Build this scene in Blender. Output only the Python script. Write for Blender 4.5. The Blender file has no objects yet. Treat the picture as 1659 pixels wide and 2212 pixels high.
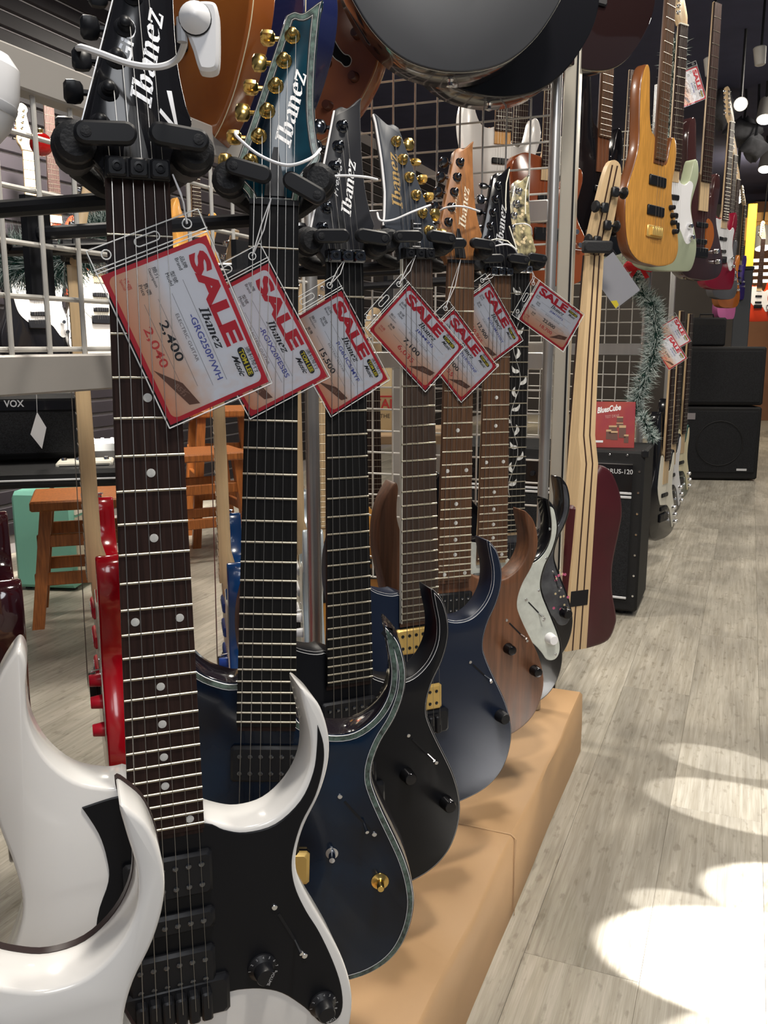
import bpy, math, random
from mathutils import Vector, Matrix
random.seed(11)
SC = bpy.context.scene
COL = SC.collection
# ------------------------------------------------------------------ camera
F, PITCH, HCAM = 1900.0, math.radians(10.8), 0.967
camd = bpy.data.cameras.new('camera'); cam = bpy.data.objects.new('camera', camd); COL.objects.link(cam)
camd.sensor_fit = 'VERTICAL'; camd.sensor_height = 24.0; camd.lens = F / 2212 * 24.0
camd.clip_start = 0.02; camd.clip_end = 60
cam.location = (0, 0, HCAM); cam.rotation_euler = (math.pi / 2 - PITCH, 0, 0)
SC.camera = cam
# ------------------------------------------------------------------ world, lights, exposure
w = bpy.data.worlds.new('shop_ambient'); SC.world = w; w.use_nodes = True
w.node_tree.nodes['Background'].inputs[0].default_value = (0.62, 0.68, 0.80, 1)
w.node_tree.nodes['Background'].inputs[1].default_value = 0.16
SC.view_settings.view_transform = 'Standard'; SC.view_settings.look = 'None'
SC.view_settings.exposure = -0.42; SC.view_settings.gamma = 1.0
SC.view_settings.use_curve_mapping = False

def light(name, kind, loc, target, power, col=(1, .93, .82), size=.3, spot=60, blend=.4):
    d = bpy.data.lights.new(name, kind); o = bpy.data.objects.new(name, d); COL.objects.link(o)
    d.energy = power; d.color = col
    if kind == 'AREA': d.shape = 'DISK'; d.size = size
    else: d.shadow_soft_size = size
    if kind == 'SPOT': d.spot_size = math.radians(spot); d.spot_blend = blend
    o.location = loc
    o.rotation_euler = (Vector(target) - Vector(loc)).to_track_quat('-Z', 'Y').to_euler()
    return o
light('track_spot_light', 'AREA', (0.35, 0.35, 2.55), (-0.1, 0.9, 0.7), 42, size=.22)
light('track_spot_light', 'AREA', (0.75, 1.5, 2.55), (0.3, 1.6, 0.4), 28, size=.22)
light('track_spot_light', 'AREA', (1.5, 3.4, 2.55), (1.2, 3.4, 0.0), 34, size=.5)
light('track_spot_light', 'AREA', (3.3, 5.4, 2.55), (2.6, 5.6, 0.0), 45, size=.5)
light('track_spot_light', 'AREA', (3.7, 8.6, 2.6), (2.9, 9.4, 1.2), 70, (1, .86, .66), size=.4)
light('added_front_fill', 'AREA', (0.6, -2.2, 2.85), (0.1, 1.3, 0.9), 52, (.95, .97, 1), size=1.5)  # fill light added behind the camera to brighten the guitar fronts and cards
light('track_spot_light', 'AREA', (-1.1, 2.7, 2.55), (-1.2, 3.0, 0.0), 70, size=.5)
light('track_spot_light', 'AREA', (-0.6, 4.9, 2.55), (-0.6, 5.0, 0.0), 60, size=.5)
light('wall_wash_light', 'SPOT', (-0.9, 3.4, 2.5), (-1.75, 4.2, 1.1), 1300, size=.06, spot=62, blend=.6)
light('wall_wash_light', 'SPOT', (1.1, 8.8, 2.5), (2.6, 11.6, 1.2), 420, (1, .85, .62), size=.06, spot=80, blend=.6)
light('track_spot_light', 'SPOT', (2.0, 1.3, 2.5), (0.75, 2.6, 1.5), 70, size=.05, spot=60, blend=.7)
# hard low spots added out of view to make the bright aisle floor patches
for (tx, ty, ang, e) in ((0.645, 1.22, 5.6, 6000), (0.80, 1.38, 4.6, 3600), (0.52, 1.385, 1.6, 1500), (0.78, 1.715, 4.0, 1500), (0.80, 1.93, 2.6, 800), (.56, 1.05, 3.2, 3000)):
    light('floor_patch_spot', 'SPOT', (3.15, 0.55, 1.55), (tx, ty, 0), e, (1, .98, .95), size=.006, spot=ang, blend=.12)

# ------------------------------------------------------------------ pixels -> places
def ray(x, y):
    a, b = (x - 829.5) / F, -(y - 1106) / F
    return Vector((a, math.cos(PITCH) + b * math.sin(PITCH), b * math.cos(PITCH) - math.sin(PITCH)))
CAMP = Vector((0, 0, HCAM))
def at(x, y, depth):
    r = ray(x, y); return CAMP + r * (depth / r.y)
def on_z(x, y, z=0.0):
    r = ray(x, y); return CAMP + r * ((z - HCAM) / r.z)
ROW = math.radians(22.3)
RD = Vector((math.sin(ROW), math.cos(ROW), 0))      # along the row
RT = Vector((math.cos(ROW), -math.sin(ROW), 0))     # towards the aisle
def row(s, t, z=0): return RD * s + RT * t + Vector((0, 0, z))
def on_row(px, t, z=None):                           # point of the vertical plane t seen at column px
    k = (px - 829.5) / (F * math.cos(PITCH) + (1106 - 745) * math.sin(PITCH))
    y = t / (k * RT.x + RT.y)
    return Vector((k * y, y, 0 if z is None else z))

# ------------------------------------------------------------------ materials
MATS = {}
def mat(key, col=(.5, .5, .5), rough=.5, metal=0.0, coat=0.0, var=0.0, vscale=8.0, stretch=(1, 1, 1), col2=None,
        bump=0.0, bscale=60.0, emit=0.0, rnd=0.0, spec=.5):
    if key in MATS: return MATS[key]
    m = bpy.data.materials.new(key); m.use_nodes = True; MATS[key] = m
    nt = m.node_tree; N = nt.nodes; L = nt.links; b = N['Principled BSDF']
    b.inputs['Base Color'].default_value = (*col, 1); b.inputs['Roughness'].default_value = rough
    b.inputs['Metallic'].default_value = metal; b.inputs['Coat Weight'].default_value = coat
    b.inputs['Specular IOR Level'].default_value = spec
    b.inputs['Coat Roughness'].default_value = .06
    if emit:
        b.inputs['Emission Color'].default_value = (*col, 1); b.inputs['Emission Strength'].default_value = emit
    tc = N.new('ShaderNodeTexCoord'); mp = N.new('ShaderNodeMapping'); mp.inputs['Scale'].default_value = stretch
    L.new(tc.outputs['Object'], mp.inputs['Vector'])
    nz = N.new('ShaderNodeTexNoise'); nz.inputs['Scale'].default_value = vscale; nz.inputs['Detail'].default_value = 5
    if rnd:
        o2 = N.new('ShaderNodeObjectInfo'); mm = N.new('ShaderNodeMath'); mm.operation = 'MULTIPLY'; mm.inputs[1].default_value = 50
        L.new(o2.outputs['Random'], mm.inputs[0]); L.new(mm.outputs[0], mp.inputs['Location'])
    L.new(mp.outputs['Vector'], nz.inputs['Vector'])
    if var or col2:
        c2 = col2 or tuple(max(0, c * (1 - var)) for c in col)
        rp = N.new('ShaderNodeValToRGB'); rp.color_ramp.elements[0].color = (*c2, 1); rp.color_ramp.elements[1].color = (*col, 1)
        rp.color_ramp.elements[0].position = .34; rp.color_ramp.elements[1].position = .66
        L.new(nz.outputs['Fac'], rp.inputs['Fac']); out = rp.outputs['Color']
        if rnd:
            oi = N.new('ShaderNodeObjectInfo'); hv = N.new('ShaderNodeHueSaturation')
            mr = N.new('ShaderNodeMapRange'); mr.inputs['To Min'].default_value = 1 - rnd; mr.inputs['To Max'].default_value = 1 + rnd
            L.new(oi.outputs['Random'], mr.inputs['Value']); L.new(mr.outputs['Result'], hv.inputs['Value'])
            L.new(out, hv.inputs['Color']); out = hv.outputs['Color']
        L.new(out, b.inputs['Base Color'])
    if bump:
        n2 = N.new('ShaderNodeTexNoise'); n2.inputs['Scale'].default_value = bscale
        L.new(mp.outputs['Vector'], n2.inputs['Vector'])
        bp = N.new('ShaderNodeBump'); bp.inputs['Strength'].default_value = bump; bp.inputs['Distance'].default_value = .002
        L.new(n2.outputs['Fac'], bp.inputs['Height']); L.new(bp.outputs['Normal'], b.inputs['Normal'])
    return m
def clear_mat(key, tint=(1, 1, 1), gloss=.012, rough=.04):
    if key in MATS: return MATS[key]
    m = bpy.data.materials.new(key); m.use_nodes = True; MATS[key] = m
    nt = m.node_tree; N = nt.nodes; L = nt.links; N.remove(N['Principled BSDF'])
    t = N.new('ShaderNodeBsdfTransparent'); t.inputs[0].default_value = (*tint, 1)
    g = N.new('ShaderNodeBsdfGlossy'); g.inputs['Roughness'].default_value = rough
    nz = N.new('ShaderNodeTexNoise'); nz.inputs['Scale'].default_value = 45
    bp = N.new('ShaderNodeBump'); bp.inputs['Strength'].default_value = .09; bp.inputs['Distance'].default_value = .003
    tc = N.new('ShaderNodeTexCoord'); L.new(tc.outputs['Object'], nz.inputs['Vector'])
    L.new(nz.outputs['Fac'], bp.inputs['Height']); L.new(bp.outputs['Normal'], g.inputs['Normal'])
    fr = N.new('ShaderNodeFresnel'); fr.inputs['IOR'].default_value = 1.42
    ad = N.new('ShaderNodeMath'); ad.operation = 'ADD'; ad.inputs[1].default_value = gloss; ad.use_clamp = True
    L.new(fr.outputs[0], ad.inputs[0])
    x = N.new('ShaderNodeMixShader'); L.new(ad.outputs[0], x.inputs[0]); L.new(t.outputs[0], x.inputs[1]); L.new(g.outputs[0], x.inputs[2])
    L.new(x.outputs[0], N['Material Output'].inputs['Surface'])
    return m
def card_mat():
    if 'sale_card' in MATS: return MATS['sale_card']
    m = bpy.data.materials.new('sale_card'); m.use_nodes = True; MATS['sale_card'] = m
    nt = m.node_tree; N = nt.nodes; L = nt.links; b = N['Principled BSDF']; b.inputs['Roughness'].default_value = .6
    tc = N.new('ShaderNodeTexCoord'); sp = N.new('ShaderNodeSeparateXYZ'); L.new(tc.outputs['Object'], sp.inputs[0])
    nz = N.new('ShaderNodeTexNoise'); nz.inputs['Scale'].default_value = 110; nz.inputs['Detail'].default_value = 6
    L.new(tc.outputs['Object'], nz.inputs['Vector'])
    mz = N.new('ShaderNodeMapRange'); mz.inputs['From Min'].default_value = -.040; mz.inputs['From Max'].default_value = -.080
    L.new(sp.outputs['Z'], mz.inputs['Value'])
    mx = N.new('ShaderNodeMapRange'); mx.inputs['From Min'].default_value = .05; mx.inputs['From Max'].default_value = .10
    L.new(sp.outputs['X'], mx.inputs['Value'])
    mu = N.new('ShaderNodeMath'); mu.operation = 'MULTIPLY'; L.new(nz.outputs['Fac'], mu.inputs[0]); L.new(mx.outputs[0], mu.inputs[1])
    m2 = N.new('ShaderNodeMath'); m2.operation = 'MULTIPLY_ADD'; m2.inputs[1].default_value = -.55
    L.new(mu.outputs[0], m2.inputs[0]); L.new(mz.outputs[0], m2.inputs[2])
    m3 = N.new('ShaderNodeMath'); m3.operation = 'MULTIPLY_ADD'; m3.inputs[1].default_value = .30
    L.new(mx.outputs[0], m3.inputs[0]); L.new(m2.outputs[0], m3.inputs[2])
    rp = N.new('ShaderNodeValToRGB'); e = rp.color_ramp.elements
    e[0].color = (.84, .84, .88, 1); e[0].position = 0.0; e[1].color = (.78, .33, .17, 1); e[1].position = 1.0
    k = e.new(.4); k.color = (.80, .56, .42, 1)
    L.new(m3.outputs[0], rp.inputs['Fac']); L.new(rp.outputs[0], b.inputs['Base Color'])
    return m

def floor_mat():
    m = bpy.data.materials.new('whitewashed_plank'); m.use_nodes = True; nt = m.node_tree; N = nt.nodes; L = nt.links; b = N['Principled BSDF']
    b.inputs['Roughness'].default_value = .40
    tc = N.new('ShaderNodeTexCoord'); oi = N.new('ShaderNodeObjectInfo'); mu = N.new('ShaderNodeMath'); mu.operation = 'MULTIPLY'; mu.inputs[1].default_value = 60
    L.new(oi.outputs['Random'], mu.inputs[0])
    def noise(stretch, scale, detail, dist=0.0):
        mp = N.new('ShaderNodeMapping'); mp.inputs['Scale'].default_value = stretch; L.new(tc.outputs['Object'], mp.inputs['Vector']); L.new(mu.outputs[0], mp.inputs['Location'])
        n = N.new('ShaderNodeTexNoise'); n.inputs['Scale'].default_value = scale; n.inputs['Detail'].default_value = detail; n.inputs['Distortion'].default_value = dist
        L.new(mp.outputs[0], n.inputs['Vector']); return n.outputs['Fac']
    def ramp(fac, p0, c0, p1, c1):
        r = N.new('ShaderNodeValToRGB'); e = r.color_ramp.elements; e[0].position = p0; e[0].color = (*c0, 1); e[1].position = p1; e[1].color = (*c1, 1); L.new(fac, r.inputs[0]); return r.outputs[0]
    def mul(a, c, k):
        x = N.new('ShaderNodeMix'); x.data_type = 'RGBA'; x.blend_type = 'MULTIPLY'; x.inputs[0].default_value = k; L.new(a, x.inputs[6]); L.new(c, x.inputs[7]); return x.outputs[2]
    base = ramp(noise((3.5, 1.2, 1), 2.2, 3, .6), .36, (.36, .335, .285), .64, (.52, .485, .415))
    streak = ramp(noise((46, 1.8, 1), 2.4, 6, .4), .38, (.72, .70, .66), .62, (1, 1, 1))
    fine = ramp(noise((160, 5, 1), 3.0, 3), .42, (.86, .85, .82), .6, (1, 1, 1))
    speck = ramp(noise((14, 5, 1), 5.0, 8), .32, (.50, .47, .42), .42, (1, 1, 1))
    out = mul(mul(mul(base, streak, .8), fine, .8), speck, .5)
    hv = N.new('ShaderNodeHueSaturation'); mr = N.new('ShaderNodeMapRange'); mr.inputs['To Min'].default_value = .92; mr.inputs['To Max'].default_value = 1.10
    L.new(oi.outputs['Random'], mr.inputs[0]); L.new(mr.outputs[0], hv.inputs['Value']); L.new(out, hv.inputs['Color']); L.new(hv.outputs[0], b.inputs['Base Color'])
    return m
M_black = mat('gloss_black', (.007, .007, .009), .18, coat=.35, spec=.3)
M_satin = mat('satin_black', (.009, .0095, .012), .36, var=.2, spec=.2)
M_rubber = mat('black_rubber', (.012, .0125, .015), .55, bump=.25, bscale=400, spec=.3)
M_plast = mat('black_plastic', (.010, .0105, .013), .38, spec=.3)
M_white = mat('white_lacquer', (.84, .83, .82), .2, coat=.5, var=.03)
M_cream = mat('cream_binding', (.80, .72, .48), .35)
M_ivory = mat('ivory_plastic', (.82, .79, .68), .35)
M_whitep = mat('white_plastic', (.86, .86, .88), .35)
M_gold = mat('gold_plating', (.90, .62, .20), .22, 1.0)
M_chrome = mat('chrome_metal', (.78, .79, .82), .12, 1.0)
M_dchrome = mat('dark_chrome', (.17, .18, .20), .14, 1.0)
M_steel = mat('brushed_steel', (.56, .55, .54), .34, .85, var=.12, vscale=30, stretch=(1, 1, .05))
M_beam = mat('grey_painted_steel', (.40, .38, .36), .42, .35, var=.08)
M_wire = mat('zinc_wire', (.72, .70, .66), .35, .4, var=.12, vscale=40)
M_fret = mat('nickel_fret', (.52, .48, .39), .28, 1.0)
M_rose = mat('rosewood', (.036, .018, .015), .55, spec=.2, var=.5, vscale=5, stretch=(60, 60, 2.5))
M_ebony = mat('ebony', (.010, .0095, .010), .5, spec=.2, var=.5, vscale=5, stretch=(60, 60, 2.5))
M_brose = mat('brown_rosewood', (.13, .066, .036), .55, spec=.25, var=.5, vscale=5, stretch=(70, 70, 2.5))
M_maple = mat('pale_maple', (.66, .48, .28), .4, var=.14, vscale=5, stretch=(40, 40, 2))
M_amber = mat('amber_maple', (.70, .34, .07), .3, coat=.3, var=.25, vscale=6, stretch=(30, 30, 3))
M_mahog = mat('mahogany', (.23, .085, .038), .42, var=.4, vscale=5, stretch=(40, 40, 2))
M_walnut = mat('walnut_top', (.19, .078, .036), .48, var=.55, vscale=5, stretch=(26, 26, 1.3))
M_orangewood = mat('stained_pine', (.42, .135, .03), .42, var=.45, vscale=5, stretch=(30, 30, 2))
M_pearl = mat('pearl_inlay', (.66, .66, .64), .3, var=.15, vscale=300)
M_string = mat('steel_string', (.40, .385, .36), .35, 1.0)
M_red = mat('print_red', (.62, .016, .035), .5)
M_ink = mat('print_black', (.02, .02, .025), .6)
M_grey_ink = mat('print_grey', (.22, .2, .21), .6)
M_blue_ink = mat('print_blue', (.10, .12, .42), .6)
M_special = mat('print_special_red', (.66, .07, .06), .6)
M_yellow = mat('print_yellow', (.80, .66, .04), .5)
M_silver = mat('print_silver', (.66, .67, .70), .35, .3)
M_card = card_mat()
M_clear = clear_mat('clear_vinyl')
M_tolex = mat('black_tolex', (.009, .009, .010), .6, spec=.3, bump=.5, bscale=700)
M_cloth = mat('grille_cloth', (.022, .023, .026), .8, spec=.2, col2=(.006, .006, .007), vscale=420)

# ------------------------------------------------------------------ mesh helpers
class MB:
    def __init__(s): s.V = []; s.F = []
    def add(s, vs, fs):
        n = len(s.V); s.V += [tuple(v) for v in vs]; s.F += [tuple(i + n for i in f) for f in fs]; return s
    def box(s, x0, x1, y0, y1, z0, z1):
        return s.add([(x, y, z) for z in (z0, z1) for y in (y0, y1) for x in (x0, x1)],
                     [(0, 2, 3, 1), (4, 5, 7, 6), (0, 1, 5, 4), (2, 6, 7, 3), (0, 4, 6, 2), (1, 3, 7, 5)])
    def bbox(s, x0, x1, y0, y1, z0, z1, b):            # box with chamfered long edges (chamfer b)
        r = lambda i: [(x0 + i, y0, ), ]
        ring = lambda y, i: [(x0 + b + i * 0, y, z0), ]
        pts = [(x0 + b, z0), (x1 - b, z0), (x1, z0 + b), (x1, z1 - b), (x1 - b, z1), (x0 + b, z1), (x0, z1 - b), (x0, z0 + b)]
        cx, cz = (x0 + x1) / 2, (z0 + z1) / 2
        ins = [(p[0] + (b if p[0] < cx else -b), p[1] + (b if p[1] < cz else -b)) for p in pts]
        return s.loft([[(p[0], y0, p[1]) for p in ins], [(p[0], y0 + b, p[1]) for p in pts],
                       [(p[0], y1 - b, p[1]) for p in pts], [(p[0], y1, p[1]) for p in ins]])
    def loft(s, rings, caps=(True, True), closed=True):
        n = len(rings[0]); vs = [v for r in rings for v in r]; fs = []
        for k in range(len(rings) - 1):
            for i in range(n if closed else n - 1):
                j = (i + 1) % n; fs.append((k * n + i, k * n + j, (k + 1) * n + j, (k + 1) * n + i))
        if caps[0]: fs.append(tuple(range(n - 1, -1, -1)))
        if caps[1]: fs.append(tuple((len(rings) - 1) * n + i for i in range(n)))
        return s.add(vs, fs)
    def prism(s, poly, y0, y1):                        # poly in x,z ; front (y0) first
        return s.loft([[(p[0], y0, p[1]) for p in poly], [(p[0], y1, p[1]) for p in poly]])
    def tube(s, pts, r, n=6, caps=True):
        pts = [Vector(p) for p in pts]; rr = r if isinstance(r, (list, tuple)) else [r] * len(pts); rings = []
        up = None
        for i, p in enumerate(pts):
            d = (pts[min(i + 1, len(pts) - 1)] - pts[max(i - 1, 0)]).normalized()
            if up is None:
                up = Vector((0, 0, 1)) if abs(d.z) < .9 else Vector((1, 0, 0))
            a = d.cross(up).normalized(); up = a.cross(d).normalized()
            rings.append([p + (a * math.cos(2 * math.pi * k / n) + up * math.sin(2 * math.pi * k / n)) * rr[i] for k in range(n)])
        return s.loft(rings, (caps, caps))
    def lathe(s, prof, o, ax, n=14):                   # prof [(r,h)] along ax from o
        ax = Vector(ax).normalized(); o = Vector(o); a = ax.orthogonal().normalized(); b = ax.cross(a)
        return s.loft([[o + ax * h + (a * math.cos(2 * math.pi * k / n) + b * math.sin(2 * math.pi * k / n)) * max(r, 1e-5) for k in range(n)] for r, h in prof])
    def mesh(s, name, smooth=35):
        me = bpy.data.meshes.new(name); me.from_pydata(s.V, [], s.F)
        if smooth:
            me.polygons.foreach_set('use_smooth', [True] * len(me.polygons)); me.set_sharp_from_angle(angle=math.radians(smooth))
        me.validate(); return me
def obj(name, mb, material, parent=None, label=None, smooth=35, fix=True):
    me = mb.mesh(name, smooth) if isinstance(mb, MB) else mb
    if isinstance(mb, MB) and fix:
        import bmesh
        bm = bmesh.new(); bm.from_mesh(me); bmesh.ops.recalc_face_normals(bm, faces=bm.faces); bm.to_mesh(me); bm.free()
    if material is not None and not me.materials: me.materials.append(material)
    o = bpy.data.objects.new(name, me); COL.objects.link(o)
    if parent: o.parent = parent
    if label: o['label'] = label
    return o
def inst(name, me, parent, loc=(0, 0, 0), scale=(1, 1, 1), rot=(0, 0, 0)):
    o = bpy.data.objects.new(name, me); COL.objects.link(o); o.parent = parent
    o.location = loc; o.scale = scale; o.rotation_euler = rot; return o
def tag(o, label, cat, group=None):
    o['label'] = label; o['category'] = cat
    if group: o['group'] = group
    return o
def thing(name, label, cat, loc=(0, 0, 0), rot=(0, 0, 0), group=None):
    o = bpy.data.objects.new(name, None); COL.objects.link(o); o.empty_display_size = .05
    o.location = loc; o.rotation_euler = rot if not isinstance(rot, (int, float)) else (0, 0, rot)
    return tag(o, label, cat, group)
def struct(name, mb, material, smooth=35):
    o = obj(name, mb, material, None, None, smooth); o['kind'] = 'structure'; return o
def spline(pts, n=5):
    """closed Catmull-Rom through 2-D points; a third value of 1 marks a corner."""
    out = []; m = len(pts)
    def tg(i):
        if len(pts[i % m]) > 2: return (0, 0)
        a, b = pts[(i - 1) % m], pts[(i + 1) % m]; return ((b[0] - a[0]) * .5, (b[1] - a[1]) * .5)
    for i in range(m):
        p, q = pts[i], pts[(i + 1) % m]; t0, t1 = tg(i), tg(i + 1)
        for k in range(n):
            u = k / n; h1 = 2 * u**3 - 3 * u * u + 1; h2 = u**3 - 2 * u * u + u; h3 = -2 * u**3 + 3 * u * u; h4 = u**3 - u * u
            out.append((h1 * p[0] + h2 * t0[0] + h3 * q[0] + h4 * t1[0], h1 * p[1] + h2 * t0[1] + h3 * q[1] + h4 * t1[1]))
    return out
def area(poly): return sum(poly[i][0] * poly[(i + 1) % len(poly)][1] - poly[(i + 1) % len(poly)][0] * poly[i][1] for i in range(len(poly))) / 2
def inset(poly, d):
    s = 1 if area(poly) > 0 else -1; n = len(poly); out = []
    for i in range(n):
        a, p, b = poly[i - 1], poly[i], poly[(i + 1) % n]
        e1 = Vector((p[0] - a[0], p[1] - a[1])); e2 = Vector((b[0] - p[0], b[1] - p[1]))
        n1 = Vector((-e1.y, e1.x)).normalized() * s; n2 = Vector((-e2.y, e2.x)).normalized() * s
        m = n1 + n2
        if m.length < 1e-6: m = n1
        m.normalize(); k = max(.55, m.dot(n1)); out.append((p[0] + m.x * d / k, p[1] + m.y * d / k))
    cr = lambda p, q, r: (q[0] - p[0]) * (r[1] - p[1]) - (q[1] - p[1]) * (r[0] - p[0])
    for i in range(n):                                   # collapse the little loops an inset makes at a pointed tip
        for j in range(i + 20, i + 1, -1):
            a, b, c, e = out[i], out[(i + 1) % n], out[j % n], out[(j + 1) % n]
            if cr(a, b, c) * cr(a, b, e) < 0 and cr(c, e, a) * cr(c, e, b) < 0:
                t = cr(c, e, a) / (cr(c, e, a) - cr(c, e, b)); x = (a[0] + (b[0] - a[0]) * t, a[1] + (b[1] - a[1]) * t)
                for k in range(i + 1, j + 1): out[k % n] = x
                break
    return out
TXT = {}
def text_mesh(s, bold=0.0, shear=0.0, space=1.0):
    """unit-box mesh of a string: x,z in 0..1, facing -y"""
    key = (s, bold, shear, space)
    if key in TXT: return TXT[key]
    if s == 'Ibanez':                                    # heavy slanted slab-serif word mark drawn with a broad pen
        mb = MB(); x0 = 0.0
        GL = {'I': (.50, [[(.22, .02), (.22, .98)]], [(.0, .44, 0, .09), (.0, .44, .91, 1)]),
              'b': (.70, [[(.16, .98), (.16, .06)], [(.18, .5), (.3, .63), (.45, .65), (.55, .5), (.55, .2), (.45, .05), (.3, .05), (.18, .14)]], [(-.02, .2, .92, 1)]),
              'a': (.70, [[(.52, .56), (.52, .02)], [(.1, .5), (.2, .62), (.4, .65), (.52, .54)], [(.5, .4), (.3, .38), (.14, .28), (.14, .12), (.28, .05), (.5, .16)]], [(.46, .68, 0, .07)]),
              'n': (.72, [[(.15, .66), (.15, .02)], [(.15, .5), (.3, .63), (.45, .63), (.54, .5), (.54, .02)]], [(.0, .2, .6, .68), (.0, .28, 0, .07), (.42, .68, 0, .07)]),
              'e': (.68, [[(.14, .34), (.55, .37), (.52, .56), (.35, .65), (.18, .54), (.13, .32), (.2, .12), (.38, .05), (.55, .15)]], []),
              'z': (.62, [[(.48, .58), (.14, .10)]], [(.04, .58, .56, .68), (.02, .58, 0, .10), (.04, .12, .46, .6), (.50, .58, .05, .22)])}
        for ch in s:
            adv, strokes, bars = GL[ch]
            for st in strokes:
                for a, b in zip(st, st[1:]):
                    q = [(a[0] - .10, a[1] - .03), (a[0] + .10, a[1] + .03), (b[0] + .10, b[1] + .03), (b[0] - .10, b[1] - .03)]
                    mb.add([(x + x0, y, 0) for x, y in q], [(0, 1, 2, 3)])
            for xa, xb, ya, yb in bars: mb.add([(x + x0, y, 0) for x, y in ((xa, ya), (xb, ya), (xb, yb), (xa, yb))], [(0, 1, 2, 3)])
            x0 += adv
        mb.V = [(x + .30 * y, y, 0) for x, y, z in mb.V]
        xs = [v[0] for v in mb.V]; ys = [v[1] for v in mb.V]; a, b, c, d = min(xs), max(xs), min(ys), max(ys)
        mb.V = [((x - a) / (b - a), 0, (y - c) / (d - c)) for x, y, z in mb.V]
        TXT[key] = (mb.mesh('lettering', 0), (b - a) / (d - c)); return TXT[key]
    c = bpy.data.curves.new('lettering', 'FONT'); c.body = s; c.size = 1; c.offset = bold; c.shear = shear
    c.resolution_u = 3; c.space_character = space
    o = bpy.data.objects.new('lettering', c); me = bpy.data.meshes.new_from_object(o)
    bpy.data.objects.remove(o); bpy.data.curves.remove(c)
    xs = [v.co.x for v in me.vertices]; ys = [v.co.y for v in me.vertices]
    x0, x1, y0, y1 = min(xs), max(xs), min(ys), max(ys)
    for v in me.vertices: v.co = ((v.co.x - x0) / (x1 - x0), 0, (v.co.y - y0) / (y1 - y0))
    TXT[key] = (me, (x1 - x0) / (y1 - y0)); return TXT[key]
def lettering(name, s, material, parent, loc, h, width=None, ang=0.0, bold=0.0, shear=0.0, tilt=0.0, label=None, space=1.0):
    me, asp = text_mesh(s, bold, shear, space); me = me.copy(); me.materials.clear(); me.materials.append(material)
    o = bpy.data.objects.new(name, me); COL.objects.link(o); o.parent = parent
    sx = width if width else asp * h
    o.matrix_local = Matrix.Translation(loc) @ Matrix.Rotation(tilt, 4, 'X') @ Matrix.Rotation(-ang, 4, 'Y') @ Matrix.Diagonal((sx, 1, h, 1))
    if label: o['label'] = label
    return o
# ------------------------------------------------------------------ guitars: shapes in millimetres, bridge at 0,0, nut straight above
RG = [(29,172,1),(31,160),(45,151),(64,145),(87,148),(107,164),(119,187),(121,213),(116,240),(113,259),(120,254),(130,240),(137,213),
      (136,188),(128,162),(115,137),(108,115),(107,97),(112,80),(122,57),(135,30),(146,5),(154,-22),(157,-48),(153,-76),(142,-102),
      (124,-121),(98,-134),(55,-143),(0,-146),(-60,-144),(-108,-135),(-140,-116),(-160,-88),(-165,-55),(-158,-18),(-143,20),(-126,58),
      (-113,92),(-109,118),(-113,148),(-121,182),(-127,218),(-126,255),(-117,290),(-103,314),(-97,317),(-94,306),(-96,285),(-95,258),
      (-85,231),(-66,209),(-42,199),(-29,199,1)]
STRAT = [(28,165,1),(45,150),(70,148),(90,165),(100,195),(108,225),(118,238),(132,228),(140,200),(138,170),(124,130),(112,95),(112,65),
         (124,30),(142,-10),(154,-55),(150,-100),(128,-140),(80,-145),(0,-148),(-80,-146),(-135,-130),(-160,-90),(-158,-40),(-140,10),
         (-122,55),(-118,90),(-128,130),(-138,175),(-140,220),(-130,262),(-112,285),(-100,270),(-92,235),(-75,205),(-50,195),(-28,200,1)]
LP = [(28,160,1),(34,138),(55,140),(72,165),(95,192),(118,190),(124,160),(114,120),(105,85),(112,45),(140,0),(160,-55),(157,-100),(125,-135),
      (60,-147),(0,-148),(-60,-147),(-125,-135),(-157,-100),(-160,-55),(-140,0),(-112,45),(-105,85),(-114,125),(-126,165),(-116,205),(-80,222),(-28,215,1)]
HOLLOW = [(26,330,1),(75,335),(125,315),(144,270),(140,225),(124,185),(128,155),(150,125),(178,90),(194,55),(196,22),(187,-15),(169,-50),(141,-89),(104,-122),(60,-142),(0,-150)]
HOLLOW = HOLLOW + [(-p[0], p[1]) + tuple(p[2:]) for p in HOLLOW[-2::-1]]
BASS = [(33,215,1),(45,205),(58,225),(66,262),(78,292),(98,285),(108,250),(104,200),(95,160),(100,110),(130,50),(155,-5),(158,-50),(130,-85),
        (60,-100),(0,-100),(-80,-92),(-140,-50),(-165,40),(-160,110),(-130,180),(-112,240),(-118,320),(-122,400),(-110,450),(-92,468),(-76,450),
        (-68,390),(-58,320),(-44,288),(-33,284,1)]
HEAD = [(-21.5,0,1),(-24,8),(-35,20),(-37,27),(-34,38),(-15.6,99),(5.7,173,1),(13,177),(20,176),(27,181),(34,187),(38.5,189),(36,178),(33,131),
        (33,88),(37,57),(40,44),(31,30),(24,18),(21.5,0,1)]
HEAD_ROUND = [(-21,0,1),(-25,14),(-33,28),(-30,60),(-22,120),(-10,165),(10,182),(28,172),(30,155),(22,140),(26,90),(30,40),(25,14),(21,0,1)]
HEAD_OPEN = [(-21,0,1),(-26,18),(-38,40),(-36,110),(-42,160),(-20,166),(0,158),(20,166),(42,160),(36,110),(38,40),(26,18),(21,0,1)]
POSTS = [(-22.1 + 6.8 * k, 38.2 + 23.2 * k) for k in range(6)]
TILT = math.radians(13)
def P(u, v, d): return Vector((u / 1000, -d / 1000, (v + 150) / 1000))
def stretch_u(pts, sr, sl=1.0): return [((p[0] * (sr if p[0] > 29 else 1) * (sl if p[0] < -29 else 1)),) + tuple(p[1:]) for p in pts]

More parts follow.
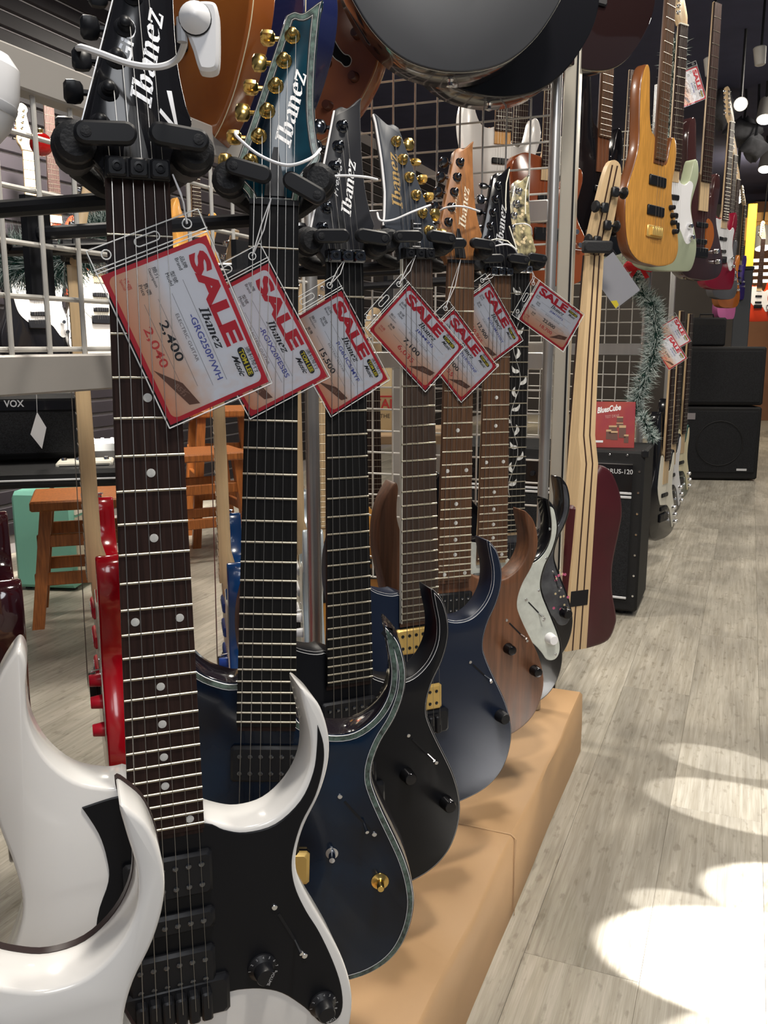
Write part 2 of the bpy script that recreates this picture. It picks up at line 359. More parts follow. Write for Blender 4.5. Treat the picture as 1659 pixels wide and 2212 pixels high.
def tuner_meshes(m):
    key = 'tuner_' + m.name
    if key not in TXT:
        a = MB().lathe([(7, 0), (7.2, .6), (6.6, 1.4), (5, 2.2), (4.4, 5.5), (3.4, 6.2), (3.3, 7.6), (3.9, 8.6), (2.8, 9.8), (.4, 10.2)], (0, 0, 0), (0, -1, 0), 16)
        b = MB().lathe([(2.2, 0), (2.2, 7)], (-1, 0, 0), (-1, 0, 0), 8)
        b.loft([[(-7 - x, r * 5 * math.cos(t), r * 8.5 * math.sin(t)) for t in [i * math.pi / 4 + .39 for i in range(8)]] for x, r in ((0, .55), (2, .9), (6, 1), (11, .95), (13, .6))])
        mm = []
        for q in (a, b):
            q.V = [(x / 1000, y / 1000, z / 1000) for x, y, z in q.V]; me = q.mesh('tuner', 40); me.materials.append(m); mm.append(me)
        TXT[key] = mm
    return TXT[key]
def unit_mesh(key, build, material, smooth=35):
    k = 'unit_' + key
    if k not in TXT:
        me = build().mesh(key, smooth); me.materials.append(material); TXT[k] = me
    return TXT[k]
def fret_mesh(m=None):
    m = m or M_fret
    return unit_mesh('fret_' + m.name, lambda: MB().loft([[(x, -.0011 * math.sin(a), .0011 * math.cos(a)) for a in [i * math.pi / 6 for i in range(7)]] for x in (-.5, .5)]), m)
def disc_mesh(key, r, h, m, n=14):
    return unit_mesh(key, lambda: MB().lathe([(r, 0), (r, h * .7), (r * .85, h)], (0, 0, 0), (0, -1, 0), n), m)
def knob_mesh(key, m, r=9, h=17, dome=False):
    prof = [(r * 1.05, 0), (r * 1.05, 2), (r, 3), (r * .95, h - 3), (r * .8, h - .8), (r * .3, h)] if dome else [(r * 1.1, 0), (r * 1.05, 3), (r * .9, h - 1.2), (r * .8, h), (.3, h)]
    return unit_mesh(key, lambda: MB().lathe([(a / 1000, b / 1000) for a, b in prof], (0, 0, 0), (0, -1, 0), 20), m)

def guitar(name, label, pos, theta, roll=0.0, group=None, cat='guitar', outline=RG, T=42, d0=-10, body=None, top=None, binding=None,
           neck=None, board=None, nfret=24, scale=648, inlay='dots', head=HEAD, headm=None, mirror=False, tun=None, nut='plain', nstr=6,
           pickups=(), pickm=None, bridge=True, bridgem=None, knobs=(), knobm=None, dome=False, switch=None, guard=None, guardm=None, bev=3.0,
           headbind=None, detail=True, posts=POSTS, through=False, logo=None, cover=True, hw=(21.5, 29), neck_end=150, nofretboard=False, lock_m=None):
    R = Matrix.Rotation(theta, 4, 'Z') @ Matrix.Rotation(roll, 4, 'Y')
    root = thing(name, label, cat, Vector(pos) - (R @ Vector((0, 0, .15))), R.to_euler(), group)
    body = body or M_black; neck = neck or M_maple; board = board or M_rose; tun = tun or M_dchrome; pickm = pickm or M_plast; knobm = knobm or M_plast
    O = spline(outline, 4)
    def ring(i, d):
        q = inset(O, i) if i else O
        return [P(p[0], p[1], d) for p in q]
    b = MB().loft([ring(bev, d0 - T), ring(bev * .3, d0 - T + bev * .3), ring(0, d0 - T + bev), ring(0, d0 - bev), ring(bev * .3, d0 - bev * .3), ring(bev, d0)])
    bo = obj('body', b, body, root, smooth=50)
    if top: obj('top', MB().loft([ring(bev * .2, d0 - 1.2), ring(bev * .55, d0 - .2), ring(bev, d0 + .3)], (False, True)), top, root, smooth=50)
    if binding:
        for bname, bm_, i0, i1, dz in binding:
            q0, q1 = inset(O, i0), inset(O, i1)
            f = lambda i: d0 + dz - (0 if i >= bev else (bev - i) ** 2 / bev)
            obj(bname, MB().loft([[P(p[0], p[1], f(i0) - .8) for p in q0], [P(p[0], p[1], f(i0)) for p in q0], [P(p[0], p[1], f(i1)) for p in q1], [P(p[0], p[1], f(i1) - .8) for p in q1]], (False, False)), bm_, root, smooth=50)
    # neck and fingerboard
    v1 = scale; fe = scale * 2 ** (-nfret / 12) - 5
    W = lambda v: hw[0] + (hw[1] - hw[0]) * (v1 - v) / (v1 * .75)
    nk = []
    for k, v in enumerate([v1 + 2, v1 - 40, v1 * .75, v1 * .5, v1 * .36, max(neck_end + 60, 0), neck_end]):
        wd = W(v) - .6; dp = 15 + 6 * (v1 - v) / v1 + (6 if k >= 5 else 0)
        nk.append([P(wd * math.cos(a), v, -5.8 - dp * math.sin(a)) for a in [math.pi * i / 10 for i in range(11)]])
    obj('neck', MB().loft(nk), neck, root, smooth=50)
    if not nofretboard:
        obj('fingerboard', MB().loft([[P(s * W(v), v, d) for s, d in ((-1, -6), (1, -6), (1, -.4), (.93, 0), (-.93, 0), (-1, -.4))] for v in (v1, fe)]), board, root, smooth=0)
        if detail:
            fm = fret_mesh()
            for k in range(1, nfret + 1):
                v = v1 * 2 ** (-k / 12); inst('fret', fm, root, P(0, v, 0), (W(v) * 2 / 1000, 1, 1))
        fv = lambda k: v1 * (2 ** (-k / 12) + 2 ** (-(k - 1) / 12)) / 2
        if inlay == 'dots' and detail:
            dm = disc_mesh('inlay_dot', .0032, .00035, M_pearl)
            for k in (3, 5, 7, 9, 15, 17, 19, 21): 
                if k <= nfret: inst('inlay_dot', dm, root, P(0, fv(k), 0))
            for s in (-1, 1):
                for k in (12, 24):
                    if k <= nfret: inst('inlay_dot', dm, root, P(s * W(fv(k)) * .62, fv(k), 0))
        if inlay == 'vine':
            pts = [P(9 * math.sin(i * .55), v1 - 25 - i * 12, .1) for i in range(34)]
            obj('vine_stem', MB().tube(pts, .0005, 4), M_pearl, root)
            leaf = unit_mesh('vine_leaf', lambda: MB().prism(spline([(0, 0, 1), (.006, .004), (.009, .011), (.005, .018), (.001, .021, 1), (.002, .012), (-.001, .006)], 4), -.0003, 0), M_pearl)
            for i in range(1, 33, 2):
                s = 1 if (i // 2) % 2 else -1
                inst('vine_leaf', leaf, root, P(9 * math.sin(i * .55), v1 - 25 - i * 12, .1), (1.0 * s, 1, 1.0), (0, (.5 + .5 * math.sin(i * 2.1)) * s, 0))
    # headstock
    mx = -1 if mirror else 1
    def HP(u, h, d): return P(0, v1, -3) + Vector((u / 1000 * mx, (-d * math.cos(TILT) + h * math.sin(TILT)) / 1000, (h * math.cos(TILT) + d * math.sin(TILT)) / 1000))
    if head:
        HO = spline(head, 4)
        hr = lambda i, d: [HP(p[0], p[1], d) for p in (inset(HO, i) if i else HO)]
        obj('headstock', MB().loft([hr(1, -14), hr(0, -13), hr(0, -1), hr(1, 0)]), headm or body, root, smooth=50)
        if headbind:
            for bname, bm_, i0, i1, dz in headbind:
                obj(bname, MB().loft([hr(i0, dz - .6), hr(i0, dz), hr(i1, dz), hr(i1, dz - .6)], (False, False)), bm_, root)
        if detail and cover:
            obj('truss_cover', MB().loft([[HP(u, h, d) for u, h in ((-9, 8), (9, 8), (8, 20), (2, 52), (-2, 52), (-8, 20))] for d in (0, 1.6)]), M_plast, root, smooth=0)
        if posts:
            pm, bm2 = tuner_meshes(tun)
            for u, h in posts[:max(nstr, len(posts))]:
                t = inst('tuner', pm, root, HP(u, h, 0), (1, 1, 1), (-TILT, 0, 0))
                side = -1 if (u < 0 or head is not HEAD_OPEN) else 1
                s = side * mx
                gap = 11 if head is HEAD_OPEN else 9
                q = inst('tuner_button', bm2, t, (s * gap / 1000, .009, .002), (-s, 1, 1), (0, 0, random.uniform(-.5, .5))); q.rotation_euler = (random.choice([0, .6, 1.3, 2.2]), 0, 0)
    if nut == 'lock':
        lm = lock_m or M_dchrome
        base = obj('locking_nut', MB().bbox(-.0215, .0215, -.006, .006, (v1 + 150) / 1000, (v1 + 164) / 1000, .001), lm, root)
        for k in (-1, 0, 1):
            c = obj('nut_clamp', MB().bbox(k * .0142 - .0064, k * .0142 + .0064, -.0115, -.006, (v1 + 150.5) / 1000, (v1 + 163) / 1000, .0012), lm, base)
            obj('clamp_bolt', MB().lathe([(.0034, 0), (.0034, .0012), (.0018, .0014), (.0016, .0002)], (k * .0142, -.0115, (v1 + 157) / 1000), (0, -1, 0), 10), M_plast, c)
    elif head:
        obj('nut', MB().box(-.0215, .0215, -.0025, .006, (v1 + 150) / 1000, (v1 + 154.5) / 1000), M_plast if detail != 2 else M_ivory, root)
    # strings
    if nstr and detail:
        sb = MB()
        for k in range(nstr):
            f = (k - (nstr - 1) / 2) / ((nstr - 1) / 2) if nstr > 1 else 0
            r = (.45 - .27 * k / max(1, nstr - 1)) / 1000
            pts = [P(f * 26, 0, 9), P(f * 17.3, v1 + 1, 3.4 if nut == 'lock' else 3.0)]
            if head and posts and k < len(posts):
                kk = k if not mirror else nstr - 1 - k
                pts.append(HP(posts[kk][0] + 3.2, posts[kk][1], 5.5))
            s_ = MB().tube(pts, r, 5)
            if detail == 2: sb.add(s_.V, s_.F)
            else: obj('string', s_, M_string, root, smooth=60)
        if detail == 2: obj('strings', sb, M_string, root)
    # hardware on the front
    for i, pk in enumerate(pickups):
        v, kind = pk[0], pk[1]
        if kind == 'h': x, z, m = 35, 19, pickm
        elif kind == 's': x, z, m = 36, 9, pickm
        else: x, z, m = 48, 15, pickm
        pb = obj('pickup', MB().bbox(-x / 1000, x / 1000, -d0 * 0 - (d0 + 7) / 1000, -(d0 - 1) / 1000, (v + 150 - z) / 1000, (v + 150 + z) / 1000, .0025), m, root)
        if detail and detail != 2 and kind in 'hs':
            pm = disc_mesh('pole_piece_' + ('b' if m is M_gold or m.name.startswith('cream_gold') else 's'), .0024, .0006, M_plast if m.name.startswith('cream_gold') else M_dchrome if len(pk) < 3 else pk[2], 12)
            for rv in ((-9, 9) if kind == 'h' else (0,)):
                for k in range(6): inst('pole_piece', pm, pb, P(-26 + 10.4 * k, v + rv, d0 + 7.2))
    if bridge:
        bm_ = bridgem or M_plast
        br = obj('bridge', MB().bbox(-.046, .046, -(d0 + 8) / 1000, -(d0 - 1) / 1000, .132, .168, .003), bm_, root)
        if detail and detail != 2:
            for k in range(6): obj('saddle', MB().bbox((-31 + 10.4 * k) / 1000, (-22 + 10.4 * k) / 1000, -(d0 + 17) / 1000, -(d0 + 6) / 1000, .136, .162, .0015), bm_, br)
    for i, kn in enumerate(knobs):
        u, v = kn[0], kn[1]; m = kn[2] if len(kn) > 2 else knobm; rr = kn[3] if len(kn) > 3 else 9
        inst('knob', knob_mesh('knob_%s_%g_%s' % (m.name, rr, dome), m, rr, 17 if rr > 6 else 14, dome), root, P(u, v, d0 + (1.5 if guard else .3)))
    if switch:
        (u0, v0), (u1, v1_) = switch; dd = d0 + (1.6 if guard else .3)
        dx, dz = u1 - u0, v1_ - v0; L = math.hypot(dx, dz); nx, nz = -dz / L * 1.2, dx / L * 1.2
        sw = obj('switch_slot', MB().prism([((u0 + s * nx) / 1000, (v0 + s * nz + 150) / 1000) for s in (-1, 1)] + [((u1 + s * nx) / 1000, (v1_ + s * nz + 150) / 1000) for s in (1, -1)], -(dd + .4) / 1000, -dd / 1000), M_plast, root)
        um, vm = u0 + dx * .75, v0 + dz * .75
        obj('switch_lever', MB().tube([P(um, vm, dd), P(um + dx * .12, vm + dz * .12, dd + 13)], [.0012, .002], 8), M_chrome, sw)
        sm = disc_mesh('switch_screw', .0026, .0012, M_chrome, 10)
        for t in (-.18, 1.18): inst('switch_screw', sm, sw, P(u0 + dx * t, v0 + dz * t, dd))
    if guard:
        G = spline(guard, 4)
        obj('pickguard', MB().loft([[P(p[0], p[1], d0) for p in G], [P(p[0], p[1], d0 + 1.0) for p in G], [P(p[0], p[1], d0 + 1.5) for p in inset(G, .8)]]), guardm or M_plast, root, smooth=30)
    root['_'] = 0; del root['_']
    return root, R, HP

NUT = {}
def head_logo(root, HP, lines, mirror=False):
    for s, m, u, h, length, hgt, ang, bold, shear in lines:
        p = HP(u, h, .25); lettering('lettering', s, m, root, p, hgt / 1000, length / 1000, math.radians(ang), bold, shear, -TILT)

# ------------------------------------------------------------------ hangers, tags, cables
def hanger(label, pos, theta, roll, t_rack=-.65, group='neck hangers on the grid rack', gate=(0.0, .12)):
    R = Matrix.Rotation(theta, 4, 'Z')
    nutp = Vector(pos) + (R @ Matrix.Rotation(roll, 4, 'Y')) @ Vector((0, 0, .648))
    root = thing('guitar_hanger', label, 'hanger', nutp, (0, 0, theta), group)
    Ri = R.inverted()
    for s in (-1, 1):
        obj('pad', MB().lathe([(.008, -.012), (.012, -.010), (.014, .0), (.014, .028), (.016, .03), (.016, .036), (.0135, .038), (.0135, .05), (.010, .053)], (s * .039, .046, .022), (0, -1, 0), 18), M_rubber, root)
        cx = -.0205 if s < 0 else .027; g = gate[0] if s < 0 else gate[1]; gz = .026 if s < 0 else gate[2] if len(gate) > 2 else .027
        cap = [(.0128 + .0073 * math.cos(a), .0073 * math.sin(a)) for a in [-math.pi / 2 + math.pi * i / 8 for i in range(9)]]
        cap = cap + [(-x, -z) for x, z in cap]
        rot = lambda p: (cx + p[0] * math.cos(g) + p[1] * math.sin(g), gz - p[0] * math.sin(g) + p[1] * math.cos(g))
        ga = obj('gate', MB().loft([[(rot(p)[0], -.011, rot(p)[1]) for p in cap], [(rot(p)[0], -.0175, rot(p)[1]) for p in cap], [(rot(p)[0], -.019, rot(p)[1]) for p in inset(cap, .0018)]]), M_plast, root)
        c = rot((s * .0125, 0)); obj('gate_pivot', MB().lathe([(.0036, 0), (.0036, .0006), (.0025, .0008)], (c[0], -.019, c[1]), (0, -1, 0), 12), M_rubber, ga)
    obj('yoke', MB().tube([(-.039, .045, .022), (-.036, .062, .016), (-.02, .07, .006), (0, .072, 0), (.02, .07, .006), (.036, .062, .016), (.039, .045, .022)], .0085, 10), M_rubber, root)
    dist = (nutp.dot(RT) - t_rack); dist += .014 if dist > 0 else -.014
    a0 = Vector((0, .072, -.002)); a1 = Ri @ (RT * -dist + Vector((0, 0, -.012)))
    obj('arm', MB().tube([a0, a0 * .5 + a1 * .5, a1], .0068, 10), M_plast, root)
    d = Ri @ RT; e = Ri @ RD; bp = MB()
    pts = []
    for k in (0, 1):
        pts.append([a1 + e * x + Vector((0, 0, z)) - d * (.008 * k) for x, z in ((-.016, -.06), (.016, -.06), (.016, .035), (-.016, .035))])
    obj('backplate', bp.loft(pts), M_plast, root)
    return root

def sale_tag(label, pos, theta, roll, tl, ang, model, price, special, desc='ELECTRIC GUITAR', d=1.5, hole=None, cord_to=None, size=(112, 79), detail=True, brand='Ibanez', group='red SALE price tags'):
    """card hung in the plane of a fingerboard: tl = top-left corner (reading direction) in guitar millimetres"""
    R = Matrix.Rotation(theta, 4, 'Z') @ Matrix.Rotation(roll, 4, 'Y')
    O = Vector(pos) + R @ Vector((tl[0] / 1000, -d / 1000, tl[1] / 1000))
    M = R @ Matrix.Rotation(-math.radians(ang), 4, 'Y')
    root = thing('sale_tag', label, 'price tag', O, M.to_euler(), group)
    W_, H_ = size[0] / 1000, size[1] / 1000
    rr = lambda x0, x1, z0, z1, r, n=5: [(x + r * math.cos(a + math.pi / 2 * i / n), z + r * math.sin(a + math.pi / 2 * i / n)) for x, z, a in ((x1 - r, z1 - r, 0), (x0 + r, z1 - r, math.pi / 2), (x0 + r, z0 + r, math.pi), (x1 - r, z0 + r, -math.pi / 2)) for i in range(n + 1)]
    pl = lambda poly, y0, y1: MB().prism(poly, y0, y1)
    obj('border', pl([(0, -H_), (W_, -H_), (W_, 0), (0, 0)], -.0004, 0), M_red, root, smooth=0)
    obj('card', pl(rr(.0032, W_ - .0032, -H_ + .0032, -.0032, .005), -.00055, -.0002), M_card, root, smooth=0)
    y = -.00068
    L = lambda nm, s, m, x, z, h, w_=None, **k: lettering(nm, s, m, root, (x / 1000, y, -z / 1000), h / 1000, (w_ / 1000) if w_ else None, **k)
    L('sale_lettering', 'SALE', M_red, 8, 18.5, 14, 69, bold=.05)
    L('brand_lettering', brand, M_ink, 44, 26, 6.8, 32, bold=.035, shear=.3)
    L('model_lettering', model, M_blue_ink, 46, 34.5, 4.6, 50 if len(model) > 9 else 34, bold=.012)
    L('price_lettering', price, M_ink, 43, 57, 7.2, 30, bold=.015)
    if special: L('special_lettering', special, M_special, 43, 69, 7.2, 30, bold=.012)
    if desc: L('description_lettering', desc, M_grey_ink, 42, 43, 2.4, 36)
    for zh, en, x, z, m in (('品牌', 'Brand', 7, 24, M_ink), ('型號', 'Model', 14, 34.5, M_ink), ('簡介', 'Description', 7, 45, M_ink), ('售價', 'Price', 15, 55, M_ink), ('特價', 'Special', 7, 66, M_special)):
        L('field_lettering', zh, m, x, z, 3.2, 8.5); L('field_lettering', en, m, x, z + 3.4, 2.6, None)
    ln = MB()
    for z, x0, x1 in ((28, 22, 98), (39, 28, 98), (49.5, 28, 94), (60, 28, 90)): ln.box(x0 / 1000, x1 / 1000, y, y + .0001, -(z + .12) / 1000, -(z - .12) / 1000)
    obj('ruled_lines', ln, M_grey_ink, root, smooth=0)
    bd = obj('shop_badge', pl(rr(.0805, .1035, -.0125, -.0075, .0024), y - .0001, y), M_ink, root, smooth=0)
    lettering('badge_lettering', 'TOM LEE', M_yellow, bd, (.0823, y - .0003, -.0118), .0036, .0195, bold=.03)
    L('shop_lettering', '通利琴行', M_ink, 82, 6.6, 3.6, 20); L('music_lettering', 'Music', M_ink, 84, 18, 4.4, 17, shear=.6, bold=.02)
    sp = obj('discount_band', pl([(.072, -.0735), (.104, -.0605), (.106, -.053), (.088, -.0585)], y - .0001, y), mat('band_brown', (.17, .075, .045), .6), root, smooth=0)
    lettering('band_lettering', '85折', mat('band_text', (.30, .16, .11), .6), sp, (.088, y - .0003, -.066), .005, .012, ang=.42, bold=.03)
    # clear vinyl sleeve with its punched flap
    x0, x1, z0, z1 = -.019, W_ + .0028, -H_ - .0028, .0028
    outer = rr(x0, x1, z0, z1, .004)
    sl = obj('sleeve', pl(outer, -.0011, .0006), M_clear, root, smooth=0)
    seam = MB()
    for a, b in (((x0 + .001, z0 + .001), (x1 - .001, z0 + .001)), ((x1 - .001, z0 + .001), (x1 - .001, z1 - .001)), ((x1 - .001, z1 - .001), (x0 + .001, z1 - .001)), ((x0 + .001, z1 - .001), (x0 + .001, z0 + .001)), ((-.002, z0), (-.002, z1)), ((-.0045, z0), (-.0045, z1))):
        seam.tube([(a[0], -.0012, a[1]), (b[0], -.0012, b[1])], .00045, 5)
    obj('sleeve_seam', seam, mat('vinyl_edge', (.75, .77, .78), .15, spec=.8), sl)
    for cz in (-.0095, -H_ + .0095):
        ringp = [(-.0115 + .0032 * math.cos(i * .5236), -.0013, cz + .0032 * math.sin(i * .5236)) for i in range(13)]
        obj('hole_rim', MB().tube(ringp, .0005, 5, False), MATS['vinyl_edge'], sl)
    slot = rr(-.0145, -.0085, -H_ / 2 - .009, -H_ / 2 + .009, .0029)
    obj('slot_rim', MB().tube([(p[0], -.0013, p[1]) for p in slot + slot[:1]], .0005, 5, False), MATS['vinyl_edge'], sl)
    if cord_to:
        Mi = (Matrix.Translation(O) @ M).inverted()
        q = Mi @ (Vector(pos) + R @ Vector((cord_to[0] / 1000, -cord_to[2] / 1000, cord_to[1] / 1000)))
        h0 = Vector((-.0115, -.0008, -.0095)); md = (h0 + q) / 2
        obj('cord', MB().tube([h0 + Vector((0, .001, 0)), md + Vector((.003, -.003, .001)), q, md + Vector((-.003, -.002, .002)), h0 + Vector((0, -.0014, 0))], .0006, 5), M_whitep, root)
    return root

def cable(label, pts, r=.0016, m=None, group='white security cables round the headstocks'):
    P_ = []
    n = len(pts)
    for i in range(n - 1):
        a, b, c, d = pts[max(i - 1, 0)], pts[i], pts[i + 1], pts[min(i + 2, n - 1)]
        for k in range(6):
            t = k / 6
            P_.append(.5 * ((2 * b) + (c - a) * t + (2 * a - 5 * b + 4 * c - d) * t * t + (3 * b - 3 * c + d - a) * t**3))
    P_.append(pts[-1])
    return tag(obj('security_cable', MB().tube(P_, r, 7), m or M_whitep), label, 'cable', group)
# ================================================================== the room
fl = struct('floor', MB().box(-7, 7, -1.0, 16, -.05, -.003), mat('subfloor_grey', (.36, .33, .28), .7))
M_plank = floor_mat()
PW, PL = .18, 1.22
pm = MB().bbox(-PW / 2 + .0002, PW / 2 - .0002, -.003, 0, -PL / 2 + .0002, PL / 2 - .0002, .0004)
pm.V = [(x, z, y) for x, y, z in pm.V]
pme = pm.mesh('plank', 30)
import bmesh as _bm
_b = _bm.new(); _b.from_mesh(pme); _bm.ops.recalc_face_normals(_b, faces=_b.faces); _b.to_mesh(pme); _b.free(); pme.materials.append(M_plank)
def visible(p, m=.12):
    d = p - CAMP; f_ = d.y * math.cos(PITCH) - d.z * math.sin(PITCH)
    if f_ < .05: return False
    x = .5 + F * d.x / f_ / 1659; y = .5 - F * (d.y * math.sin(PITCH) + d.z * math.cos(PITCH)) / f_ / 2212
    return -m < x < 1 + m and -m < y < 1 + m
cand = []
for i in range(-24, 16):
    for j in range(-1, 9):
        c = row(j * PL + (i * .47 % 1) * PL, i * PW)
        if any(visible(c + RD * (k * PL / 2) + RT * (q * PW / 2), .05) for k in (-1, 0, 1) for q in (-1, 1)): cand.append((c.length, c))
cand.sort(key=lambda q: q[0])
for _, c in cand[:290]: inst('plank', pme, fl, (c.x, c.y, 0), (1, 1, 1), (0, 0, -ROW))
struct('ceiling', MB().box(-7, 7, .1, 16, 2.72, 2.8), mat('navy_ceiling', (.050, .055, .115), .8, var=.15))
# slat wall on the left, parallel to the row
WT = -3.15
def wall_poly(s0, s1, t0, t1, z0, z1):
    return MB().loft([[row(s, t, z0) for s, t in ((s0, t0), (s1, t0), (s1, t1), (s0, t1))], [row(s, t, z1) for s, t in ((s0, t0), (s1, t0), (s1, t1), (s0, t1))]])
wl = struct('wall_left', wall_poly(-2, 14, WT - .1, WT, 0, 2.72), mat('groove_grey', (.34, .32, .33), .5))
slat = MB().bbox(-7, 7, -.018, 0, -.031, .031, .004).mesh('slat', 30); slat.materials.append(mat('dark_slat', (.016, .013, .017), .55, var=.3, spec=.3))
for k in range(34):
    o = inst('slat', slat, wl, row(6, WT + .001, .12 + k * .075) , (1, 1, 1), (0, 0, math.pi / 2 - ROW))
struct('wall_back', wall_poly(12.5, 12.6, -3.15, 6, 0, 2.72), mat('dark_back_wall', (.028, .024, .026), .7, var=.3, vscale=2))

# long kraft covered plinth under the guitars
BT, BE = -.312, 2.015                                  # aisle-side face, far end in row coordinates
pl_root = thing('display_plinth', 'long low plinth wrapped in tan kraft paper below the hanging guitars', 'plinth', row(.9, BT - .2, 0), (0, 0, -ROW))
M_kraft = mat('kraft_paper', (.56, .345, .175), .55, var=.14, vscale=3, stretch=(2, 1, 2), bump=.3, bscale=5)
def plinth(x0, x1, y0, y1, z1):
    b = MB()
    n = 16
    rings = []
    for k in range(n + 1):
        y = y0 + (y1 - y0) * k / n; w1 = .0025 * math.sin(k * 2.3); w2 = .002 * math.sin(k * 1.7 + 1)
        rings.append([(x0, y, 0), (x1 + w2 * .5, y, 0), (x1 + w2, y, z1 * .5), (x1 + w1, y, z1 - .006), (x1 - .006 + w1, y, z1 + w2 * .4), (x0, y, z1)])
    return b.loft(rings)
obj('wrapped_box', plinth(-.10, .2, -.95, BE - .9, .15), M_kraft, pl_root, smooth=45)
obj('paper_overlap', MB().loft([[(-.10, y, .1502), (.194, y, .1512), (.2035, y, .144), (.2042, y, .0)] for y in (-.28 - .9 + 1.62, -.275 - .9 + 1.62)], (False, False), False), M_kraft, pl_root, smooth=45)

# ------------------------------------------------------------------ grid rack behind the guitars
TR = -.65
pa, pb = on_row(-60, TR), on_row(672, TR)
sa, sb = pa.dot(RD), pb.dot(RD)
rk = thing('grid_rack', 'grey steel rack with wire grid that carries the neck hangers', 'rack', row(sb, TR), (0, 0, math.pi / 2 - ROW))
Lr = sb - sa
for z0, z1 in ((1.198, 1.234), (.919, .957)):
    obj('beam', MB().bbox(-Lr - .3, .012, -.012, .012, z0, z1, .002), M_beam, rk)
obj('post', MB().lathe([(.0115, 0), (.0115, 1.9), (.009, 1.902)], (0, 0, 0), (0, 0, 1), 16), M_steel, rk)
wv = unit_mesh('wire_vertical', lambda: MB().tube([(0, 0, .95), (0, 0, 1.205)], .0026, 8), M_wire)
for k in range(int(Lr / .05) + 4): inst('wire', wv, rk, (-.03 - k * .05, -.004, 0))
wh = unit_mesh('wire_horizontal', lambda: MB().tube([(-Lr - .2, 0, 0), (0, 0, 0)], .0026, 8), M_wire)
for k in range(5): inst('wire', wh, rk, (0, .0012, .962 + k * .05))
# end frame across the row
def end_frame(label, base, length, zb, zt, ztop, beams, tube_r, group, z00=0):
    r_ = thing('end_frame', label, 'rack', base, (0, 0, -ROW), group)        # local -x runs away from the aisle
    obj('post', MB().lathe([(tube_r, z00), (tube_r, ztop)], (0, 0, 0), (0, 0, 1), 18), M_steel, r_)
    for z0, z1 in beams: obj('beam', MB().bbox(-length, -tube_r * .6, -.01, .01, z0, z1, .002), M_steel, r_)
    a = unit_mesh('fw_v%g%g' % (zb, zt), lambda: MB().tube([(0, 0, zb), (0, 0, zt)], .0022, 7), M_wire)
    for k in range(1, int(length / .05) + 1): inst('wire', a, r_, (-.05 * k, -.003, 0))
    h = unit_mesh('fw_h%g' % length, lambda: MB().tube([(-length, 0, 0), (0, 0, 0)], .0022, 7), M_wire)
    for k in range(int((zt - zb) / .05) + 1): inst('wire', h, r_, (0, .0014, zb + .05 * k))
    return r_
end_frame('chrome end frame with wire grid behind the guitar row, beside the cream post', (.345, 1.885, 0), .46, .42, 1.77, 2.5, ((1.214, 1.257), (.914, .95)), .0115, 'end frames across the row', .153)
end_frame('end frame with wire grid standing behind the combo amplifier', (1.005, 3.46, 0), .62, .5, 1.75, 1.9, ((.925, .97),), .013, 'end frames across the row')
po = thing('rack_post', 'tall cream steel upright between the end frame and the bass', 'post', (.412, 2.06, 0), (0, 0, -ROW))
obj('upright', MB().bbox(-.017, .017, -.017, .017, 0, 2.6, .003), mat('cream_steel', (.60, .57, .50), .35, .6), po)
obj('channel', MB().box(.011, .015, -.0185, -.0165, .05, 2.55), M_plast, po)
for px, dp, lb in ((1446, 4.6, 'slim steel upright behind the far garland'), (1392, 3.5, 'pale steel upright the snowy garland winds round'), (862, 2.35, 'brown grey upright beside the printed paper bag')):
    p = at(px, 745, dp); q = thing('rack_post', lb, 'post', (p.x, p.y, 0), (0, 0, -ROW)); hgt = 1.15 if dp < 3 else 1.6
    obj('upright', MB().bbox(-.013, .013, -.013, .013, 0, hgt, .003), M_steel if dp > 3 else M_beam, q); obj('foot', MB().bbox(-.03, .03, -.03, .03, 0, .006, .001), M_plast, q)

# ================================================================== the row of electric guitars
M_bluetop = mat('blue_burst', (.003, .016, .042), .16, coat=.25, spec=.3, col2=(.002, .003, .008), vscale=3, stretch=(3, 3, 3))
M_bluehead = mat('teal_burst_head', (.004, .050, .080), .16, coat=.3, spec=.35, col2=(.002, .008, .016), vscale=14)
M_abalone = mat('abalone', (.11, .17, .145), .2, col2=(.025, .035, .032), vscale=160, coat=.3)
M_navy = mat('satin_navy', (.012, .020, .044), .38, .15, var=.12, spec=.35)
M_greyhead = mat('satin_slate', (.036, .043, .058), .45, var=.1, spec=.3)
M_natural = mat('natural_brown_head', (.36, .15, .05), .45, var=.35, vscale=5, stretch=(40, 40, 2))
M_pearlg = mat('pearloid_guard', (.62, .65, .60), .28, var=.16, vscale=70, coat=.4)
M_floral = mat('floral_pattern', (.46, .40, .22), .4, col2=(.02, .02, .018), vscale=70, coat=.3)
M_smoke = mat('smoky_guard', (.085, .09, .10), .2, col2=(.035, .035, .045), vscale=28, coat=.5)
M_goldpk = mat('cream_gold_pickup', (.74, .50, .16), .35, .5)
M_heel = mat('dark_edge', (.025, .012, .012), .35)
rad = math.radians
PG1 = [(32,155),(46,146.5),(64,140.5),(89,143),(111,160),(122.5,184),(126,208),(126.6,226,1),(131.5,208),(131,188),(124,163),(111.5,140),(104,116),(102.5,98),
       (106,78),(115,55),(126,33),(138,2),(145.5,-25),(147,-48),(141,-59),(128,-59),(112,-38),(92,-18),(72,-8),(53,-4,1),(-50,-4,1),(-60,40),(-56,90),(-46,120),(-46,140),(-51,163),(-62,187,1),(-40,191),(-25,191,1),(-20,160),(0,158)]
